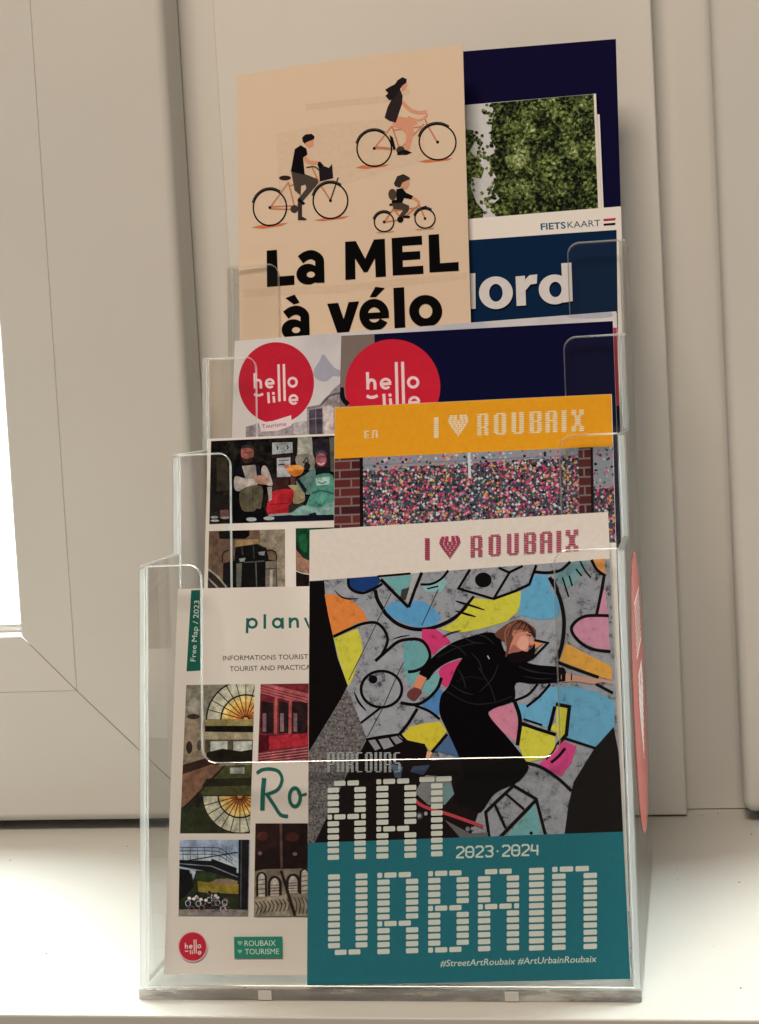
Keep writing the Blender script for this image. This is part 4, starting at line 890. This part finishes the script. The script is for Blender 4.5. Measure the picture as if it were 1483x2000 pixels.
s.stroke([(452, 1135), (492, 1270), (472, 1465)], 30, BK).stroke([(495, 1296), (620, 1340), (765, 1386)], 26, BK, sm=False).stroke([(518, 1265), (662, 1312)], 14, BK).stroke([(765, 1152), (868, 1172), (845, 1385), (778, 1460)], 28, BK, sm=False).stroke([(757, 1170), (712, 1352)], 26, BK).stroke([(826, 1410), (1066, 1488)], 20, BK).stroke([(836, 1488), (785, 1550), (728, 1598)], 22, BK).stroke([(770, 1455), (740, 1520), (690, 1575)], 10, BK)
s.stroke([(0, 365), (100, 395), (222, 434)], 16, BK, taper=True).stroke([(0, 440), (80, 465), (155, 486)], 16, BK, taper=True).stroke([(140, 330), (0, 495)], 20, BK)
s.end('mural_right_print', MURAL)
s.crop(*CD).begin()
s.poly([(1206, -80), (1240, 100), (1300, 760), (828, 760), (860, 520), (900, 340), (1058, 85)], (38, 31, 28))
s.poly([(380, 770), (605, 505), (668, 770)], (116, 162, 156))
s.stroke([(505, 190), (640, 222), (780, 312), (884, 408)], 24, BK).stroke([(258, 770), (230, 570), (300, 500), (442, 368), (615, 470), (692, 770)], 24, BK, sm=False).stroke([(330, 770), (612, 480)], 26, BK, sm=False).stroke([(298, 508), (382, 692)], 22, BK).stroke([(382, 428), (522, 548)], 18, BK).stroke([(222, 462), (392, 330)], 12, BK).disk(577, 730, 13, 13, BK, 16)
s.end('mural_lower_print', MURAL)
s.crop(*CC).begin()
s.poly([(390, 330), (530, 90), (900, 20), (1090, 60), (1150, 210), (1500, 180), (1700, 300), (1640, 480), (1500, 900), (1420, 915), (60, 990), (95, 950)], (32, 21, 21))
s.poly([(780, 235), (890, 268), (872, 372), (820, 362)], (84, 98, 116)).poly([(985, 262), (1135, 250), (1080, 345), (955, 312)], (66, 76, 94)).poly([(1090, 340), (1050, 420), (1000, 500), (1120, 612), (1270, 612), (1352, 512), (1312, 430), (1325, 365)], (128, 122, 116)).poly([(1240, 462), (1322, 410), (1356, 512), (1270, 612)], (116, 138, 132)).poly([(1270, 748), (1500, 870), (1660, 860), (1660, 930), (1420, 920)], (106, 98, 92)).stroke([(1180, 240), (1080, 350)], 20, BK)
s.poly([(525, 100), (560, 22), (850, -18), (925, 50), (820, 92), (640, 120)], BK).poly([(580, 30), (640, 20), (690, 100), (640, 120)], (140, 134, 128)).poly([(670, 20), (760, 5), (810, 80), (720, 110)], (146, 140, 134)).poly([(780, 0), (840, -12), (890, 40), (830, 65)], (136, 130, 126))
s.poly([(1110, 128), (1166, 128), (1132, 192), (1098, 192)], (222, 162, 116)).poly([(1310, -20), (1412, 182), (1180, 122)], (76, 98, 128)).stroke([(1292, -30), (1150, 135)], 24, BK)
s.end('mural_dark_print', MURAL)  # dark lower background of the printed mural
s.crop(*C7).begin(); s.soft = True
JK = (16, 13, 15)
s.poly([(484, 628), (540, 560), (620, 500), (700, 472), (770, 455), (815, 472), (850, 545), (960, 588), (1082, 603), (1078, 656), (960, 668), (885, 665), (878, 735), (795, 770), (775, 800), (860, 900), (925, 985), (930, 1025), (860, 1065), (790, 1130), (730, 1160), (700, 1150), (655, 985), (600, 860), (570, 790), (575, 720), (605, 680), (640, 600), (662, 560), (600, 580), (550, 615), (520, 652)], JK)
s.poly([(640, 1080), (740, 1030), (930, 1000), (900, 1070), (800, 1120), (740, 1200), (690, 1180), (640, 1160)], JK)
s.stroke([(600, 700), (700, 750), (800, 745), (870, 720)], 5, (44, 40, 42)).stroke([(730, 600), (780, 680), (800, 740)], 4, (50, 46, 48)).stroke([(560, 560), (640, 520), (720, 500)], 6, (40, 36, 38)).stroke([(900, 600), (1000, 625), (1070, 628)], 5, (44, 40, 42)).stroke([(768, 552), (776, 566)], 5, (170, 164, 160)).stroke([(640, 660), (690, 640), (760, 650)], 4, (38, 34, 36))
s.crop(*CA)
s.poly([(1038, 1098), (1108, 1132), (1052, 1242), (980, 1205)], (218, 130, 96)).poly([(928, 1290), (958, 1235), (1020, 1222), (1064, 1252), (1040, 1290), (990, 1336)], (120, 62, 56), True)
s.crop(*CB)
s.poly([(818, 918), (950, 940), (1080, 958), (1150, 965), (1192, 985), (1185, 1000), (1120, 985), (1050, 998), (980, 988), (900, 978), (815, 982)], (202, 144, 116)).stroke([(884, 925), (884, 972)], 10, (40, 32, 32)).stroke([(760, 900), (820, 890), (822, 980)], 30, JK)
s.poly([(590, 676), (668, 690), (600, 735)], (224, 136, 76)).stroke([(600, 662), (704, 684), (640, 750), (585, 806)], 15, BK, sm=False)
s.poly([(400, 760), (560, 740), (605, 690), (592, 800), (500, 840), (420, 830)], (30, 20, 20)).poly([(428, 600), (500, 578), (560, 588), (576, 640), (592, 690), (562, 715), (548, 752), (490, 742), (440, 758), (396, 765), (420, 690)], (206, 130, 104))
s.poly([(300, 625), (365, 560), (430, 522), (500, 508), (570, 548), (612, 590), (606, 660), (575, 612), (490, 585), (450, 600), (440, 650), (424, 690), (400, 770), (380, 790), (385, 690)], (116, 70, 54), True).stroke([(470, 525), (560, 560), (604, 640)], 22, (70, 42, 38)).stroke([(420, 540), (380, 600), (385, 700)], 10, (150, 96, 72)).disk(447, 612, 16, 26, (196, 116, 94), 16).stroke([(545, 690), (572, 700)], 9, (150, 60, 56)).stroke([(540, 622), (568, 628)], 7, (70, 40, 36))
s.poly([(500, 640), (540, 640), (560, 690), (540, 735), (495, 735), (470, 690)], (224, 156, 128)).poly([(440, 700), (470, 720), (500, 748), (440, 760), (402, 766)], (168, 96, 80)).poly([(578, 648), (600, 690), (580, 706), (566, 690)], (212, 138, 112)).stroke([(556, 606), (582, 612)], 7, (66, 38, 34)).disk(566, 630, 9, 6, (40, 26, 26), 12).stroke([(552, 712), (584, 706)], 8, (160, 60, 62))
for k in range(9): s.stroke([(470+k*10, 518+k*4), (420+k*14, 560+k*5), (395+k*16, 640-k*6)], 5, [(150, 98, 72), (84, 48, 40), (132, 80, 60)][k % 3])
for p in ([(60, 640), (130, 680), (220, 690)], [(-60, 700), (20, 720), (90, 790)], [(120, 760), (180, 830), (210, 930)], [(240, 790), (255, 815)], [(330, 840), (280, 960), (180, 1060)], [(-40, 1000), (60, 1060), (140, 1080)], [(480, 860), (580, 905), (700, 915)], [(520, 940), (640, 960), (740, 955)], [(150, 620), (230, 640), (300, 700)], [(20, 880), (60, 960), (80, 1040)], [(-100, 640), (-40, 610), (40, 590)]): s.stroke(p, 9, (52, 48, 50), taper=True)
s.soft = False; s.end('mural_woman_print')
s.crop(*CC).begin().stroke([(985, 552), (1080, 625), (1300, 695), (1500, 765), (1612, 806)], 30, (190, 64, 68)).disk(1042, 710, 34, 36, (66, 62, 64), 24).disk(1042, 710, 18, 19, (150, 146, 140), 16).disk(1100, 690, 16, 18, (160, 154, 148), 12).disk(1478, 830, 20, 22, (120, 116, 110), 16).disk(1520, 826, 14, 16, (150, 144, 138), 12); s.end('skateboard_print')
s.crop(*C8).begin().poly([(0, 438), (1500, 384), (1500, 1200), (0, 1200)], (40, 110, 114)); s.end('teal_band_print')
WB = (212, 202, 186)
s.begin()
for ch, x0, x1, t, b_ in (('A', 107, 265, 178, 511), ('R', 309, 474, 170, 506), ('T', 487, 620, 161, 498)): s.bricks(ch, (x0, x1, t, b_), WB, 12, .30, .26, -.03)
s.end('first_word_lettering')
s.begin()
for ch, x0, x1, t, b_ in (('U', 109, 272, 564, 905), ('R', 313, 482, 557, 901), ('B', 523, 691, 550, 895), ('A', 729, 899, 543, 889), ('I', 940, 1002, 537, 886), ('N', 1036, 1221, 532, 884)): s.bricks(ch, (x0, x1, t, b_), WB, 12, .30, .26, -.03)
s.end('second_word_lettering')
s.begin(); x = 106
for ch in 'PARCOURS': s.bricks(ch, (x, x+31, 62, 146), (172, 166, 156), 14, .36, .3, -.03); x += 39
s.end('small_word_lettering')
s.begin(); GY = (204, 206, 196)
DIG = {'2': [(0, 8), (6, 1), (24, 1), (30, 8), (30, 17), (4, 38), (2, 44), (31, 44)], '0': [(0, 9), (8, 1), (22, 1), (30, 9), (30, 36), (22, 44), (8, 44), (0, 36), (0, 9)], '3': [(0, 6), (7, 1), (24, 1), (30, 8), (28, 18), (14, 21), (28, 25), (30, 36), (24, 44), (6, 44), (0, 38)], '4': [(4, 0), (0, 26), (30, 26)]}
x = 640
for ch in '2023.2024':
    yb = 453-(x-640)*.034
    if ch == '.': s.disk(x+10, yb+24, 4, 4, GY, 10); x += 30; continue
    s.stroke([(x+a, yb+b) for a, b in DIG[ch]], 7.5, GY, sm=False)
    if ch == '4': s.stroke([(x+25, yb+2), (x+25, yb+45)], 7.5, GY, sm=False)
    if ch == '0': s.stroke([(x+5, yb+23), (x+25, yb+22)], 6, GY, sm=False)
    x += 40
s.end('year_lettering')
s.begin().text('#StreetArtRoubaix #ArtUrbainRoubaix', (573, 948), (1221, 929), 27, (200, 206, 198), .006, .18); s.end('hashtag_lettering')
RD = (170, 44, 78); s.crop(640, 600, 2.392); sl = -.062
s.begin(); s.bricks('I', (455, 478, 1078, 1180), RD, 11, .3, .38); s.heart((518, 626, 1072, 1176), RD, 12, sl)
for ch, a, b_, t in (('R', 668, 724, 1068), ('O', 752, 810, 1063), ('U', 838, 894, 1058), ('B', 917, 975, 1053), ('A', 992, 1050, 1049), ('I', 1069, 1092, 1045), ('X', 1112, 1172, 1041)):
    s.bricks(ch, (a, b_, t, t+100), RD, 12, .38, .38, sl)
s.end('band_lettering')

# ------------------------------------------------------------------ crumbs of dust where the sill meets the frame
random.seed(11); bm = bmesh.new()
for i in range(70):
    x = random.choice([random.uniform(.09, .2), random.uniform(-.33, -.12), random.uniform(-.3, .25)]); y = .352-abs(random.gauss(0, .012)) if i < 40 else random.uniform(-.015, .33)
    r = random.uniform(.00018, .0005)
    q = bmesh.ops.create_icosphere(bm, subdivisions=1, radius=r)
    for v in q['verts']: v.co = Vector((v.co.x*random.uniform(.8, 2)+x, v.co.y+y, v.co.z*.6+r*.4))
o = obj('dust', bm, mat('grey_dust', (.10, .085, .07), .9, .1)); o['kind'] = 'stuff'; o['label'] = 'fine dark dust crumbs along the back of the white sill'; o['category'] = 'dust'
# ------------------------------------------------------------------ round sticker on the right wall of the holder
stk = thing('round_sticker', 'round translucent pink sticker with white brick heart on the right wall of the holder', 'sticker', (HX+.0003, .15, .116))
SM = bpy.data.materials.new('pink_film'); SM.use_nodes = True; nt = SM.node_tree; b = nt.nodes['Principled BSDF']
b.inputs['Base Color'].default_value = (.68, .17, .15, 1); b.inputs['Roughness'].default_value = .4; b.inputs['Alpha'].default_value = .4
bm = bmesh.new(); rr = .0725
ring0 = [bm.verts.new((HX+.0002, .142+.086*math.cos(2*math.pi*i/64), .116+rr*math.sin(2*math.pi*i/64))) for i in range(64)]
f = bm.faces.new(ring0); r_ = bmesh.ops.extrude_face_region(bm, geom=[f]); bmesh.ops.translate(bm, verts=[v for v in r_['geom'] if isinstance(v, bmesh.types.BMVert)], vec=(.00025, 0, 0))
obj('film', bm, SM, stk)
bm = bmesh.new()
def dash(y, z, w, h):
    bm.faces.new([bm.verts.new((HX+.0006, y+a*w/2, z+c*h/2)) for a, c in ((-1, -1), (1, -1), (1, 1), (-1, 1))])
for r_i in range(14):
    v = (r_i+.5)/14; k = .5+.45*math.sqrt(max(0, 1-((.22-v)/.24)**2)) if v < .22 else max(.06, 1-((v-.22)/.78)**1.25)
    n = max(1, round(k*10))
    for i in range(n):
        y = .15+.034*k*(-1+(2*i+1)/n)
        if v < .2 and abs(y-.15) < .003: continue
        dash(y, .128-v*.05, .034*k*2/n*.8, .0028)
for j, ch in enumerate(range(8)):
    for q in range(9): dash(.115+j*.0095, .138+q*.0034, .0034, .0024); 
    for q in (0, 8): dash(.118+j*.0095, .138+q*.0034, .003, .0022)
obj('heart_print', bm, mat('white_film', (.85, .82, .78), .5), stk)
for o in list(bpy.data.objects):
    if '_at' in o: del o['_at']
